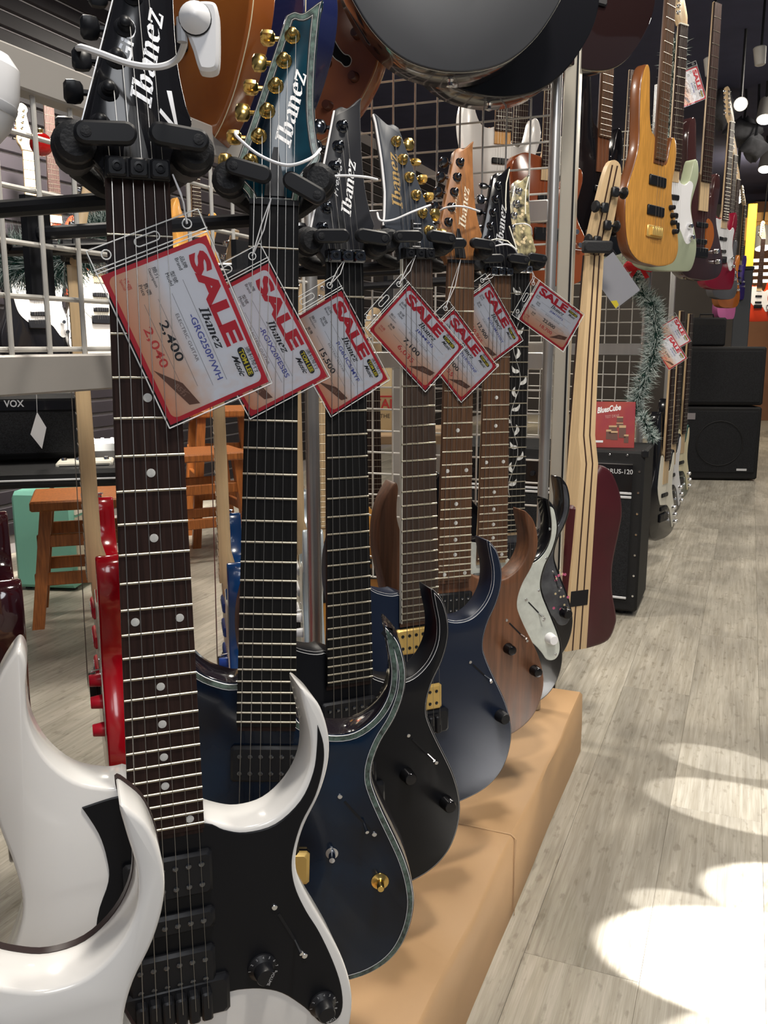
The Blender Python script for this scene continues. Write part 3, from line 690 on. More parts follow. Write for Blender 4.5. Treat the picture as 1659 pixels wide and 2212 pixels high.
PG6 = [(31,158),(46,147),(64,141),(89,144),(110,161),(121,186),(122,214),(117,246,1),(125,240),(132,213),(131,190),(123,164),(110,139),(103,116),(102,97),(107,78),(117,56),
       (130,28),(141,3),(148,-20),(147,-38),(138,-48),(122,-46),(108,-28),(85,-6),(52,4,1),(-50,4,1),(-70,60),(-76,110),(-70,150),(-66,190),(-45,192),(-29,190,1)]
LOGO = lambda m, ln=72, h=15: ('Ibanez', m, 12.5, 52, ln, h, 79, .035, .30)
GP = {}
def put(k, pos, th, ro): GP[k] = (Vector(pos), rad(th), rad(ro)); return GP[k]
a = put(0, (-.264, .446, .43), 20.3, 0)
r0, _, _ = guitar('electric_guitar', 'white electric guitar with dark rear edge, before the black pickguard one', *a, group='electric guitars in the front row', body=M_white, neck=M_maple,
       pickups=((115, 'h'), (73, 's'), (28, 'h')), knobs=((75, 13), (128, -38)), nut='lock', headm=M_black, switch=((90, 60), (110, 20)))
O_ = spline(RG, 4)
obj('rear_edge', MB().loft([[P(p[0], p[1], -52.6) for p in inset(O_, 1)], [P(p[0], p[1], -52.6) for p in inset(O_, -.7)], [P(p[0], p[1], -46.5) for p in inset(O_, -.7)], [P(p[0], p[1], -46.5) for p in inset(O_, 1)]], (False, False)), M_heel, r0)
a = put(1, (-.1719, .6348, .4294), 20.3, .27)
r1, R1, H1 = guitar('electric_guitar', 'white electric guitar with black pickguard and dark rosewood fingerboard with dots', *a, group='electric guitars in the front row', body=M_white, neck=M_rose,
       board=M_rose, headm=M_black, nut='lock', lock_m=M_plast, tun=M_plast, pickups=((115, 'h'), (73, 's'), (28, 'h')), guard=PG1, guardm=M_satin, knobs=(), switch=((90, 60), (109, 21)))
head_logo(r1, H1, [LOGO(M_silver), ('GiO', M_silver, 1, 82, 32, 9.5, 79, .02, .15)])
obj('head_triangle', MB().loft([[H1(u, h, d) for u, h in ((24, 66), (27.5, 66), (31, 34), (18, 50), (19, 53), (28, 42))] for d in (.1, .3)]), M_silver, r1, smooth=0)
obj('head_edge_line', MB().tube([H1(-36.5, 28, .3), H1(-34, 39, .3), H1(5, 172, .3)], .0006, 5), M_silver, r1)
for (u, v, word, ang, wx, wz) in ((74.6, 13.2, 'VOLUME', -117, 6, 5), (128, -38.2, 'TONE', 203, 7, -2.5)):
    kb = inst('knob', unit_mesh('skirted_knob', lambda: MB().lathe([(.0125, 0), (.0125, .002), (.0085, .006), (.0078, .0145), (.007, .0155), (.0003, .0155)], (0, 0, 0), (0, -1, 0), 24), M_plast), r1, P(u, v, -8.3))
    lettering('knob_lettering', word, M_silver, kb, (wx / 1000, -.0159, wz / 1000), .0026, .0125 if word == 'VOLUME' else .009, rad(ang))
    for i in range(1, 11):
        an = rad(200 - i * 27)
        lettering('knob_numeral', str(i), M_silver, kb, (.0108 * math.cos(an), -.0049, .0108 * math.sin(an)), .0022, None, an - math.pi / 2, tilt=0)
a = put(2, (-.1221, .8106, .44), 4, 2.24)
r2, R2, H2 = guitar('electric_guitar', 'dark blue burst electric guitar with abalone bordered body and gold tuners', *a, group='electric guitars in the front row', body=mat('gloss_blueblack', (.012, .009, .014), .12, coat=.8),
       top=M_bluetop, neck=M_rose, board=M_ebony, inlay=None, headm=M_bluehead, tun=M_gold, nut='plain', pickups=((115, 'h'), (28, 'h')),
       binding=(('purfling', M_satin, .4, 8.6, .35), ('abalone_border', M_abalone, 2.2, 6.6, .5), ('white_purfling', M_whitep, 1.4, 1.9, .55), ('white_purfling', M_whitep, 7.0, 7.4, .55)),
       headbind=(('purfling', M_satin, .4, 7.6, .2), ('abalone_border', M_abalone, 2.0, 5.6, .35), ('white_purfling', M_pearl, 1.2, 1.5, .4), ('white_purfling', M_pearl, 6.2, 6.5, .4)),
       knobs=((68.7, 14.4, M_chrome, 3.6), (119.7, -18.2, M_gold, 4.0)), switch=((80, 72), (107, 41)), bridgem=M_goldpk)
wa = unit_mesh('gold_washer', lambda: MB().lathe([(.0095, 0), (.0092, .0008), (.006, .0016), (.004, .003)], (0, 0, 0), (0, -1, 0), 18), M_gold)
inst('pot_washer', wa, r2, P(119.7, -18.2, -9.6)); inst('pot_washer', unit_mesh('chrome_washer', lambda: MB().lathe([(.0065, 0), (.0065, .001), (.004, .0014)], (0, 0, 0), (0, -1, 0), 18), M_chrome), r2, P(68.7, 14.4, -9.6))
head_logo(r2, H2, [LOGO(M_whitep)])
a = put(3, (-.0398, 1.006, .4071), 22, -.3)
r3, R3, H3 = guitar('electric_guitar', 'satin black electric guitar with white body binding and black dome knobs', *a, group='electric guitars in the front row', body=M_satin, neck=M_rose, board=M_ebony, inlay=None,
       headm=mat('satin_charcoal', (.016, .017, .022), .42, spec=.3), tun=M_dchrome, nut='lock', binding=(('binding', M_whitep, .0, 2.8, .15),), 
       pickups=((115, 'h'), (28, 'h')), knobs=((77.5, 18.5), (133.9, -32.2)), knobm=mat('black_chrome_knob', (.05, .05, .055), .12, .9), dome=True, switch=((86, 65), (115, 32)))
obj('head_binding', MB().tube([H3(-36.5, 24, -2), H3(-34.5, 38, -2), H3(-16, 99, -2), H3(5.2, 172, -2)], .0016, 6), M_whitep, r3)
head_logo(r3, H3, [LOGO(M_whitep, 66, 12), ('Prestige', M_silver, 1, 74, 44, 7, 79, 0, .4)])
a = put(4, (.0537, 1.1865, .4274), 22.5, -1.0)
r4, R4, H4 = guitar('electric_guitar', 'satin navy electric guitar with reversed slate headstock and gold hardware', *a, group='electric guitars in the front row', body=M_navy, neck=M_walnut, board=mat('dark_brown_rosewood', (.060, .034, .022), .55, var=.5, vscale=5, stretch=(70, 70, 2.5)),
       inlay=None, headm=M_greyhead, mirror=True, tun=M_gold, nut='lock', lock_m=M_plast, binding=(('binding', M_whitep, .0, 2.6, .15),), 
       pickups=((128, 'h'), (38, 'h')), pickm=M_goldpk, knobs=((135.4, -13.3),), switch=((89, 75), (115, 48)))
obj('head_binding', MB().tube([H4(38.5, 189, -3), H4(36.3, 178, -3), H4(33.3, 131, -3), H4(33.3, 88, -3), H4(37.3, 57, -3), H4(40, 44, -3)], .0022, 6), M_whitep, r4)
head_logo(r4, H4, [('Ibanez', mat('print_gold', (.50, .33, .13), .4, .4), 12, 66, 74, 14, 90, .035, .30)])
for k in range(7): obj('cover_mark', MB().loft([[H4(u, h, d) for u, h in ((5 - k * .9, 10 + k * 6), (-6 - k * .9, 10 + k * 6), (-6 - k * .9, 11 + k * 6), (5 - k * .9, 11 + k * 6))] for d in (1.7, 1.9)]), M_whitep, r4, smooth=0)
obj('board_binding', MB().loft([[P(-s, v, d) for s, d in ((21.9, -6), (21.4, .15), (20.4, .15))] + [] for v in (648,)] + [[P(-s, 157, d) for s, d in ((29.4, -6), (28.9, .15), (27.9, .15))]], (False, False), False), M_ivory, r4)
a = put(5, (.1123, 1.3651, .4388), 21, .37)
r5, R5, H5 = guitar('electric_guitar', 'walnut brown electric guitar with bare wood headstock and dark knobs', *a, group='electric guitars in the front row', body=M_walnut, neck=M_walnut, board=M_brose, outline=stretch_u(RG, 1.15),
       headm=M_natural, tun=M_dchrome, nut='plain', pickups=((115, 'h'), (28, 'h')), knobs=((106.9, 25.9), (158.8, -19.6)), knobm=MATS['black_chrome_knob'], dome=True, switch=((108, 70), (138, 40)))
head_logo(r5, H5, [LOGO(mat('print_cream', (.72, .64, .50), .5), 66, 12), ('Prestige', MATS['print_cream'], 0, 76, 40, 6, 79, 0, .4)])
a = put(6, (.1934, 1.5227, .4315), 19, 0)
r6, R6, H6 = guitar('electric_guitar', 'gloss black electric guitar with white pearloid pickguard and white knob', *a, group='electric guitars in the front row', body=M_black, neck=M_maple, board=M_brose, headm=M_black, tun=M_dchrome, nut='lock', cover=False,
       guard=PG6, guardm=M_pearlg, pickups=((115, 'h'), (73, 's'), (28, 'h')), knobs=((126, -4, M_whitep, 10),), switch=((79, 70), (108, 40)), binding=(('binding', M_ivory, .6, 1.6, .1),))
head_logo(r6, H6, [LOGO(M_silver, 70, 14)])
obj('head_line', MB().tube([H6(36, 184, .3), H6(28, 160, .3), H6(24, 130, .3), H6(23, 112, .3)], .0011, 6), M_ivory, r6)
obj('head_line', MB().tube([H6(27, 86, .3), H6(38, 46, .3), H6(22, 60, .3), H6(2, 63, .3), H6(-10, 60, .3)], .0012, 6), M_ivory, r6)
scm = disc_mesh('guard_screw', .0024, .0008, M_chrome, 8)
for u, v in ((118, 205), (113, 150), (100, 90), (112, 32), (140, -38)): inst('guard_screw', scm, r6, P(u, v, -8.4))
a = put(7, (.2475, 1.6814, .4483), 20, .37)
r7, R7, H7 = guitar('electric_guitar', 'electric guitar with floral headstock, vine inlays and smoky dark pickguard', *a, group='electric guitars in the front row', body=M_black, neck=M_maple, board=M_ebony, inlay='vine', headm=M_floral, tun=M_chrome, nut='lock', cover=False,
       lock_m=M_chrome, guard=PG6, guardm=M_smoke, pickups=((115, 'h'), (73, 's'), (28, 'h')), knobs=((133.5, -20.9, M_black, 11),), switch=((105, 62), (117, 32)))
obj('head_line', MB().tube([H7(36, 184, .3), H7(28, 160, .3), H7(24, 130, .3), H7(23, 112, .3)], .0011, 6), M_ivory, r7)
fl_ = disc_mesh('painted_flower', .0032, .0004, mat('flower_cream', (.62, .50, .30), .5), 8); fp = disc_mesh('painted_petal', .004, .0003, mat('flower_pink', (.50, .10, .20), .5), 8)
for k in range(34):
    u, h = random.uniform(-6, 30), random.uniform(50, 160)
    if u > -30 + h * .22 and u < 33: inst('painted_flower', fl_, r7, H7(u, h, .1), (1, 1, 1), (-TILT, 0, 0))
for k in range(16): inst('painted_petal', fp if k % 2 else fl_, r7, P(random.uniform(108, 142), random.uniform(-15, 60) if k < 10 else random.uniform(50, 70), -8.4), (.8, 1, .8))

HL = {1: 'black padded neck hanger closed over the dotted rosewood neck', 2: 'black padded neck hanger under the teal headstock', 3: 'black padded neck hanger under the charcoal headstock', 4: 'black padded neck hanger under the slate headstock',
      5: 'black padded neck hanger under the bare wood headstock', 6: 'black padded neck hanger under the gloss black headstock', 7: 'black padded neck hanger under the floral headstock'}
for k in range(1, 8):
    hanger(HL[k], *GP[k], gate=(-.05, .10) if k != 2 else (.26, .50, .012))
TAGS = {1: ((45, 613.8), -67.4, '-GRG250P/WH', '2,400', '2,040', 'on the dotted rosewood neck'), 2: ((-4.5, 598), -60.5, '-RGIX20FESBS', '4,300', '3,655', 'on the neck below the teal headstock'),
        3: ((-5.5, 618), -60.7, 'RG6UCS/MYF', '15,500', '13,175', 'on the neck below the charcoal headstock'), 4: ((-13, 614.6), -45.7, 'JBM20', '7,100', '6,035', 'on the neck below the slate headstock'),
        5: ((-11.7, 578.6), -48.5, 'RG721RW/CNF', '6,300', '5,355', 'on the neck below the bare wood headstock'), 6: ((-18.6, 635.4), -56, 'RG550MXH/DY', '12,900', '10,965', 'on the neck below the gloss black headstock'),
        7: ((41.4, 632.4), -31, 'JEM77FP2', '22,000', '18,700', 'beside the vine inlaid neck, over the end frame')}
for k, (tl, an, mo, pr, sp, wh_) in TAGS.items():
    sale_tag('SALE price card in clear sleeve ' + wh_, *GP[k], tl, an, mo, pr, sp, d=1.9 if k < 7 else 3.0, cord_to=(tl[0] * .5, 652, 9))

# security tag and cables
def rel(px, py, k, h): return at(px, py, GP[k][0].y + h)
st = thing('security_tag', 'white plastic anti-theft tag hanging by the black headstock', 'security tag', at(440, 150, .60), (0, 0, .1))
def sp_(px, py, dy=0): return at(px, py, .60 + dy) - at(440, 150, .60)
Sh = [(398, 25), (412, 12), (455, 8), (470, 20), (474, 60), (473, 140), (462, 157), (440, 158), (430, 150), (418, 110), (404, 72)]
S3 = spline([(sp_(x, y).x, sp_(x, y).z) for x, y in Sh], 4)
obj('tag_shell', MB().loft([[(p[0], .010, p[1]) for p in inset(S3, .002)], [(p[0], .008, p[1]) for p in S3], [(p[0], -.004, p[1]) for p in S3], [(p[0], -.006, p[1]) for p in inset(S3, .002)]]), M_whitep, st, smooth=40)
c = sp_(424, 48); dm = obj('tag_dome', MB().lathe([(.0095, 0), (.0098, .002), (.008, .004), (.003, .009), (.0005, .0095)], (c.x, -.006, c.z), (0, -1, 0), 24), M_whitep, st)
obj('dome_groove', MB().lathe([(.0102, 0), (.0102, .0012), (.0096, .0014)], (c.x, -.0058, c.z), (0, -1, 0), 24), M_plast, dm)
c2 = sp_(395, 75); obj('cable_clip', MB().tube([(c2.x, -.004, c2.z + .008), (c2.x, -.004, c2.z - .006)], .0032, 8), M_silver, st)
cable('thick grey white cable looped across the black headstock to the anti-theft tag', [rel(395, 70, 1, -.034), rel(398, 95, 1, -.03), rel(380, 130, 1, -.014), rel(340, 145, 1, -.012), rel(280, 138, 1, -.010), rel(215, 115, 1, -.008), rel(178, 103, 1, -.006), rel(168, 105, 1, .02)], .0022)
cable('white cable drooping across the teal headstock', [rel(508, 285, 2, .02), rel(515, 298, 2, -.012), rel(560, 335, 2, -.014), rel(620, 357, 2, -.016), rel(670, 343, 2, -.012), rel(692, 322, 2, .012)], .0014)
cable('white cable crossing the charcoal headstock', [rel(660, 412, 3, .02), rel(690, 390, 3, -.012), rel(730, 380, 3, -.012), rel(785, 382, 3, -.01), rel(815, 388, 3, .01)], .0014)
cable('white cable crossing the slate headstock', [rel(815, 460, 4, .01), rel(822, 476, 4, -.012), rel(850, 475, 4, -.012), rel(890, 458, 4, -.012), rel(930, 443, 4, .006)], .0014)
cable('white cable crossing the bare wood headstock', [rel(940, 462, 5, .02), rel(965, 448, 5, -.01), rel(1000, 446, 5, -.012), rel(1036, 457, 5, .012)], .0014)
cable('white cable crossing the gloss black headstock', [rel(1056, 538, 6, .01), rel(1072, 531, 6, -.014), rel(1095, 528, 6, -.014), rel(1112, 537, 6, -.012), rel(1118, 552, 6, .0)], .0013)
cable('white cable crossing the floral headstock', [rel(1112, 485, 7, .006), rel(1132, 483, 7, -.01), rel(1146, 490, 7, -.008), rel(1149, 506, 7, .01)], .0012)
# ================================================================== guitars on the far side of the rack, turned away
M_redl = mat('candy_red', (.42, .004, .012), .15, coat=.6)
M_bluel = mat('deep_blue', (.006, .05, .19), .2, coat=.5)
M_maroon = mat('gloss_maroon', (.045, .008, .012), .08, coat=.9)
M_silverblue = mat('silver_blue', (.50, .58, .64), .25, .3)
SG = [(28,165),(44,150),(70,147),(92,162),(112,150),(104,110),(104,70),(118,30),(128,0),(120,-40),(92,-50),(60,-10),(40,6,1),(-46,6,1),(-82,40),(-98,95),(-104,150),(-84,190),(-50,190),(-29,194,1)]
OPP = (('red solid guitar with pale maple neck and red knobs, seen edge on', (203, 1480), 1.33, -69.5, M_redl, mat('red_knob', (.55, .01, .03), .3), 'red_knob'),
       ('deep blue solid guitar with pale maple neck and blue knobs, seen edge on', (480, 1440), 1.64, -77, M_bluel, mat('blue_knob', (.01, .06, .35), .3), 'blue_knob'),
       ('silver blue solid guitar seen edge on beside the round steel post', (638, 1346), 1.89, -80, M_silverblue, M_whitep, ''),
       ('gloss maroon guitar with strap button, edge on above the white guitar', (-26, 1570), 1.156, -64, M_maroon, M_plast, ''))
for lb, px, dp, th, bm_, kmm, _ in OPP:
    pos = at(px[0], px[1], dp)
    g, R_, H_ = guitar('electric_guitar', lb, pos, rad(th), 0, group='guitars turned away behind the rack', outline=STRAT, body=bm_, neck=M_maple, board=M_maple, nfret=22, headm=M_maple, head=HEAD_ROUND, tun=M_chrome,
           inlay=None, guard=SG, guardm=M_ivory, pickups=((128, 's'), (80, 's'), (30, 's')), pickm=kmm, knobs=((98, 10, kmm, 10), (112, -28, kmm, 10), (80, 38, kmm, 10)), switch=((60, 60), (80, 50)), detail=1, cover=False)
    obj('strap_button', MB().lathe([(.006, 0), (.0035, .003), (.0035, .006), (.0065, .009), (.003, .010)], P(-116, 282, -31), (0, 0, 1), 12), M_chrome, g)
    if dp < 1.8:
        hanger('black neck hanger on the far side holding the %s guitar' % ('red' if dp == 1.33 else 'deep blue' if dp == 1.64 else 'maroon'), pos, rad(th), 0, group='neck hangers behind the rack')

# ================================================================== second tier hanging above
M_burst = mat('orange_burst', (.50, .17, .03), .2, coat=.6, col2=(.24, .06, .012), vscale=3)
M_bluehol = mat('royal_blue', (.014, .02, .085), .2, coat=.6, var=.3, vscale=3)
M_brown = mat('brown_burst', (.44, .15, .05), .25, coat=.3, col2=(.24, .08, .045), vscale=3)
M_matteblk = mat('matte_black_top', (.036, .038, .044), .42, var=.1)
M_bside = mat('dark_side', (.018, .018, .022), .14, coat=.6)
FH = [(0, 60), (6, 50), (4, 35), (-2, 20), (2, 0), (12, -22), (26, -40), (36, -44), (42, -52), (38, -62), (28, -63), (20, -55), (6, -45), (-8, -22), (-14, 2), (-10, 25), (-8, 45)]
def tier(name, label, edge, th, body, top, T, D, binding=M_cream, outline=HOLLOW, u=196, v=30, **kw):
    W_ = Vector((math.cos(rad(th)), math.sin(rad(th)), 0)); pos = at(edge[0], edge[1], D) - W_ * (u / 1000) - Vector((0, 0, v / 1000))
    return guitar(name, label, pos, rad(th), 0, group='hollow guitars hung on the upper tier', outline=outline, body=body, top=top, T=T, binding=(('binding', binding, -.5, 6.0, .3),), nfret=20, head=None, posts=None, nstr=6, detail=2, inlay=None, neck_end=300, board=M_rose, neck=M_mahog, bridge=True, **kw)
g, _, _ = tier('hollow_guitar', 'orange burst hollow guitar hung above the black headstock', (526, -65), -50, M_burst, M_burst, 34, 1.08)
g, _, _ = tier('hollow_guitar', 'royal blue hollow guitar with cream binding, edge turned out', (642, 0), -50, M_bluehol, M_bluehol, 62, 1.34)
g, _, _ = tier('hollow_guitar', 'brown hollow guitar with f-hole and four brown knobs', (818, 80), -20, M_burst, M_brown, 50, 1.76, knobs=((150, 42), (88, -2), (144, -32), (90, -78)), knobm=mat('amber_knob', (.10, .035, .022), .25), dome=False)
fo = spline([(p[0] + 96, p[1] + 52) for p in FH], 3)
obj('f_hole', MB().loft([[P(p[0], p[1], -9.4) for p in fo], [P(p[0], p[1], -9.2) for p in fo]]), mat('hole_black', (.004, .004, .004), .9), g)
obj('f_hole_binding', MB().tube([P(p[0], p[1], -9.2) for p in fo + fo[:1]], .0009, 5), M_ivory, g)
EP = Vector((0, 0, -.150))
for lb, px, D, th in (('matte black acoustic guitar with cream edge binding, before its gloss twin', (985, 152), 1.60, 6), ('gloss black acoustic guitar hung behind its matte twin', (1075, 207), 1.75, 10)):
    g, _, _ = tier('acoustic_guitar', lb, px, th, M_bside, M_matteblk if D < 1.7 else M_black, 98, D, binding=M_ivory if D < 1.7 else M_bside, u=0, v=-150)
    obj('strap_button', MB().lathe([(.007, 0), (.004, .004), (.004, .008), (.007, .011), (.003, .013)], P(0, -150, -55), (0, 0, -1), 14), M_chrome, g)
g, _, _ = tier('acoustic_guitar', 'dark gloss acoustic guitar with amber binding right of the cream post', (1424, -10), 30, M_bside, mat('oxblood_gloss', (.016, .008, .008), .06, coat=.9), 95, 2.15, binding=M_cream)
obj('strap_button', MB().lathe([(.007, 0), (.004, .004), (.004, .008), (.007, .011)], P(0, -150, -55), (0, 0, -1), 14), M_chrome, g)

# ================================================================== basses and guitars beyond the post
M_bassside = mat('red_brown_side', (.22, .075, .025), .3, coat=.3, var=.3)
g, _, Hb = guitar('bass_guitar', 'amber maple bass with two black pickups and gold bridge', at(1418, 500, 2.85), rad(43), rad(1.2), cat='bass', group='basses beyond the post', outline=BASS, body=M_bassside, top=M_amber, T=40, neck=M_walnut, board=M_brose, scale=864, nfret=24, inlay=None,
       head=None, posts=None, nstr=4, pickups=((150, 'b'), (62, 'b')), bridgem=M_goldpk, knobs=((88, 82, M_plast, 8), (100, 60, M_plast, 8), (104, 38, M_plast, 8), (118, 12, M_plast, 8)), neck_end=200, bev=9)
# the bass hung back to front
pos8 = at(1222, 1310, 2.16)
B8 = [(36,260,1),(35,250),(34,160),(34,60),(35,-40),(34,-95),(0,-104),(-50,-105),(-112,-92),(-134,-50),(-132,-20),(-114,40),(-108,110),(-122,200),(-126,245),(-112,300),(-80,350),(-48,366),(-36,360,1)]
g8, R8, H8 = guitar('bass_guitar', 'bass hung back to front with striped maple neck and maroon body wings', pos8, rad(180 + 28), rad(-2.0), cat='bass', group='basses beyond the post', outline=B8, body=mat('satin_maroon', (.070, .008, .014), .42, var=.25), T=38, neck=M_maple, board=M_rose,
       scale=864, nfret=24, inlay=None, head=None, posts=None, nstr=4, pickups=((150, 'b'),), neck_end=180, bev=11, hw=(22, 34), detail=2)
wst = lambda v: 22 + 12 * (864 - v) / 864
st_ = MB()
obj('through_neck', MB().loft([[P(x, v, d) for x, d in ((-wst(v), -12), (-wst(v) * .95, -dd), (wst(v) * .95, -dd), (wst(v), -12))] for v, dd in ((864, 26), (600, 29), (440, 34), (372, 50.9), (200, 50.9), (-100, 50.9))]), M_maple, g8)
for x in (-.34, .34):
    obj('dark_stripe', MB().loft([[P(wst(v) * x + s, v, -dd - e) for s, e in ((-2.2, -1), (-2.2, .3), (2.2, .3), (2.2, -1))] for v, dd in ((864, 26), (600, 29), (440, 34), (372, 50.9), (200, 50.9), (-100, 50.9))]), mat('wenge_stripe', (.045, .018, .012), .5), g8)
obj('headstock', MB().loft([[P(p[0], 864 + p[1], d - p[1] * .22) for p in spline([(-23, 0, 1), (-30, 30), (-32, 90), (-24, 180), (-2, 205), (20, 190), (28, 100), (30, 30), (23, 0, 1)], 4)] for d in (-8, -22)]), M_maple, g8)
for x in (-.34, .34): obj('head_stripe', MB().loft([[P(22 * x + s, 864 + h, -22.3 - h * .22 + e) for s, e in ((-2.2, 0), (2.2, 0))] for h in (0, 100, 195)], (False, False), False), MATS['wenge_stripe'], g8)
for k in range(4):
    s = -1 if k % 2 else 1
    t = obj('tuner', MB().bbox(s * .010 - .010, s * .010 + .010, .028 + k * .009, .040 + k * .009, 1.034 + k * .036, 1.056 + k * .036, .003), M_plast, g8)
    obj('tuner_button', MB().lathe([(.003, 0), (.003, .014), (.013, .018), (.014, .022), (.010, .026)], (s * .016, .034 + k * .009, 1.045 + k * .036), (s, 0, 0), 12), M_plast, t)
obj('battery_cover', MB().bbox(-.026, .030, .0495, .0525, .165, .205, .001), M_plast, g8)
obj('strap_button', MB().lathe([(.005, 0), (.003, .004), (.006, .008)], P(0, -99, -30), (0, 0, -1), 12), M_dchrome, g8)
hg = thing('bass_hanger', 'black hanger bar clamped behind the striped bass neck', 'hanger', at(1290, 532, 2.12), (0, 0, rad(8)))
obj('crossbar', MB().bbox(-.035, .035, -.011, .011, -.015, .012, .004), M_rubber, hg); obj('arm', MB().tube([(.02, .012, 0), (.03, .10, .005)], .008, 8), M_plast, hg); obj('backplate', MB().bbox(.01, .05, .10, .108, -.05, .05, .002), M_plast, hg)

def back_guitar(label, px, D, th, body, outline=STRAT, guard=None, guardm=None, neckm=None, boardm=None, head=HEAD_ROUND, scale=648, cat='guitar', name='electric_guitar', group='guitars hung farther along the aisle', **kw):
    kw.setdefault('pickups', ((100, 's'), (40, 's'))); kw.setdefault('knobs', ((98, 10, M_chrome, 9), (112, -28, M_chrome, 9)))
    return guitar(name, label, at(px[0], px[1], D), rad(th), 0, cat=cat, group=group, outline=outline, body=body, neck=neckm or M_maple, board=boardm or M_rose, guard=guard, guardm=guardm, head=head, posts=POSTS if head else None,
                  scale=scale, nfret=21, inlay=None, detail=2, cover=False, headm=neckm or M_maple, tun=M_chrome, nstr=6 if scale < 700 else 4, **kw)
M_sage = mat('sage_green', (.42, .47, .33), .25, coat=.4)
M_dkbrown = mat('dark_brown_gloss', (.045, .018, .018), .15, coat=.6)
back_guitar('pale sage green guitar with white pickguard behind the amber bass', (1452, 490), 3.2, 34, M_sage, guard=SG, guardm=M_whitep)
back_guitar('pale sage green body hanging behind the wire grid', (1352, 520), 3.75, 30, M_sage, head=None)
back_guitar('dark brown bass with tortoiseshell plate', (1517, 545), 3.45, 38, M_dkbrown, outline=BASS, scale=864, cat='bass', name='bass_guitar', head=None, guard=[(30, 120), (70, 110), (85, 60), (60, 10), (30, 20)], guardm=mat('tortoise', (.36, .10, .02), .25))
back_guitar('black bass with brown neck hung beside the cream post', (1300, 480), 2.9, 40, M_black, outline=BASS, scale=864, cat='bass', name='bass_guitar', head=None, neckm=M_mahog, boardm=M_brose)
back_guitar('crimson guitar far along the upper row', (1562, 560), 4.6, 42, mat('crimson', (.25, .008, .03), .25), guard=SG, guardm=M_whitep)
back_guitar('slate grey guitar with cream edge far along the upper row', (1572, 590), 5.3, 44, mat('slate_gloss', (.10, .10, .11), .2), outline=LP)
back_guitar('orange burst guitar far along the upper row', (1580, 615), 5.9, 44, M_burst, outline=LP)
back_guitar('pink guitar far along the upper row', (1575, 645), 6.6, 46, mat('pink_gloss', (.60, .16, .38), .3), guard=SG, guardm=M_whitep)
back_guitar('violet blue guitar near the dark pillar', (1598, 610), 8.02, 46, mat('violet_blue', (.06, .03, .30), .3))
back_guitar('white and red guitar on the lit back wall', (1638, 662), 9.0, 12, mat('fiesta_red', (.70, .06, .02), .3), guard=SG, guardm=M_whitep)
for lb, px, D, m, gm in (('dark bass with ivory wave pickguard next to the amplifier', (1436, 1118), 3.8, M_black, M_ivory), ('dark bass with white wave pickguard, middle of the low trio', (1452, 1072), 4.15, M_black, M_whitep), ('green bass with cream pickguard, farthest of the low trio', (1472, 1040), 4.6, mat('dark_green', (.008, .06, .05), .2, coat=.5), M_cream)):
    back_guitar(lb, px, D, 52, m, outline=BASS, scale=864, cat='bass', name='bass_guitar', head=None, guard=[(34, 205), (60, 215), (80, 270), (96, 275), (100, 230), (90, 170), (94, 110), (124, 50), (148, -5), (148, -40), (125, -65), (110, -40), (80, 20), (40, 50, 1), (-40, 60, 1), (-80, 140), (-60, 270), (-34, 270, 1)], guardm=gm, group='basses standing low beside the amplifier',
                knobs=((110, 30, M_chrome, 10), (128, -5, M_chrome, 10), (135, -38, M_chrome, 10)))
# guitars glimpsed through the end frame
back_guitar('red brown guitar body behind the end frame', (1185, 505), 2.7, 25, mat('red_brown_gloss', (.25, .06, .02), .18, coat=.5), outline=LP, head=None)
back_guitar('white guitar body behind the end frame wires', (1085, 420), 2.9, 22, M_white, outline=STRAT, head=None, neckm=M_amber)
back_guitar('amber natural guitar behind the end frame wires', (1120, 470), 3.15, 20, M_amber, outline=STRAT, head=None)
g, _, _ = back_guitar('amber guitar with pale maple neck behind the steel post', (700, 1290), 2.25, 10, M_amber, outline=STRAT, boardm=M_maple)
back_guitar('amber orange guitar body behind the charcoal guitar neck', (806, 1240), 2.7, 5, mat('tan_orange', (.42, .20, .05), .3), outline=LP)

# ================================================================== amplifiers, signs, bags
am = thing('guitar_amplifier', 'black combo amplifier with grey grille and silver lettering at the aisle', 'amplifier', (.906, 3.035, 0), (0, 0, -ROW))
obj('cabinet', MB().bbox(-.76, 0, 0, .31, .02, .60, .008), M_tolex, am)
obj('grille', MB().box(-.73, -.038, -.006, .002, .075, .435), M_cloth, am, smooth=0)
gl = MB()
obj('control_panel', MB().box(-.73, -.038, -.008, .002, .455, .555), M_black, am, smooth=0)
for z in (.438, .452, .072): obj('trim_strip', MB().bbox(-.73, -.038, -.010, .002, z - .004, z + .004, .001), M_silver, am)
obj('panel_trim', MB().box(-.73, -.038, -.0095, .002, .553, .556), M_chrome, am, smooth=0)
lettering('lettering', 'JAZZ CHORUS-120', M_silver, am, (-.222, -.0085, .515), .022, .185, bold=.01)
for k in range(9): obj('knob', MB().lathe([(.010, 0), (.009, .014), (.004, .015)], (-.66 + k * .045, -.008, .505), (0, -1, 0), 12), M_plast, am)
obj('switch', MB().box(-.21, -.185, -.012, -.008, .472, .49), M_silver, am, smooth=0)
sm_ = disc_mesh('cabinet_stud', .0045, .003, M_chrome, 8)
for k in range(7): inst('stud', sm_, am, (-.016, 0, .08 + k * .075))
for k in range(6): inst('stud', sm_, am, (-.06 - k * .06, 0, .585))
for x in (-.76, 0): obj('corner', MB().bbox(x - .012, x + .012, -.004, .02, .58, .606, .003), M_plast, am)
for x in (-.70, -.06): obj('foot', MB().lathe([(.02, 0), (.02, .022)], (x, .06, 0), (0, 0, 1), 12), M_plast, am); obj('foot', MB().lathe([(.02, 0), (.02, .022)], (x, .26, 0), (0, 0, 1), 12), M_plast, am)
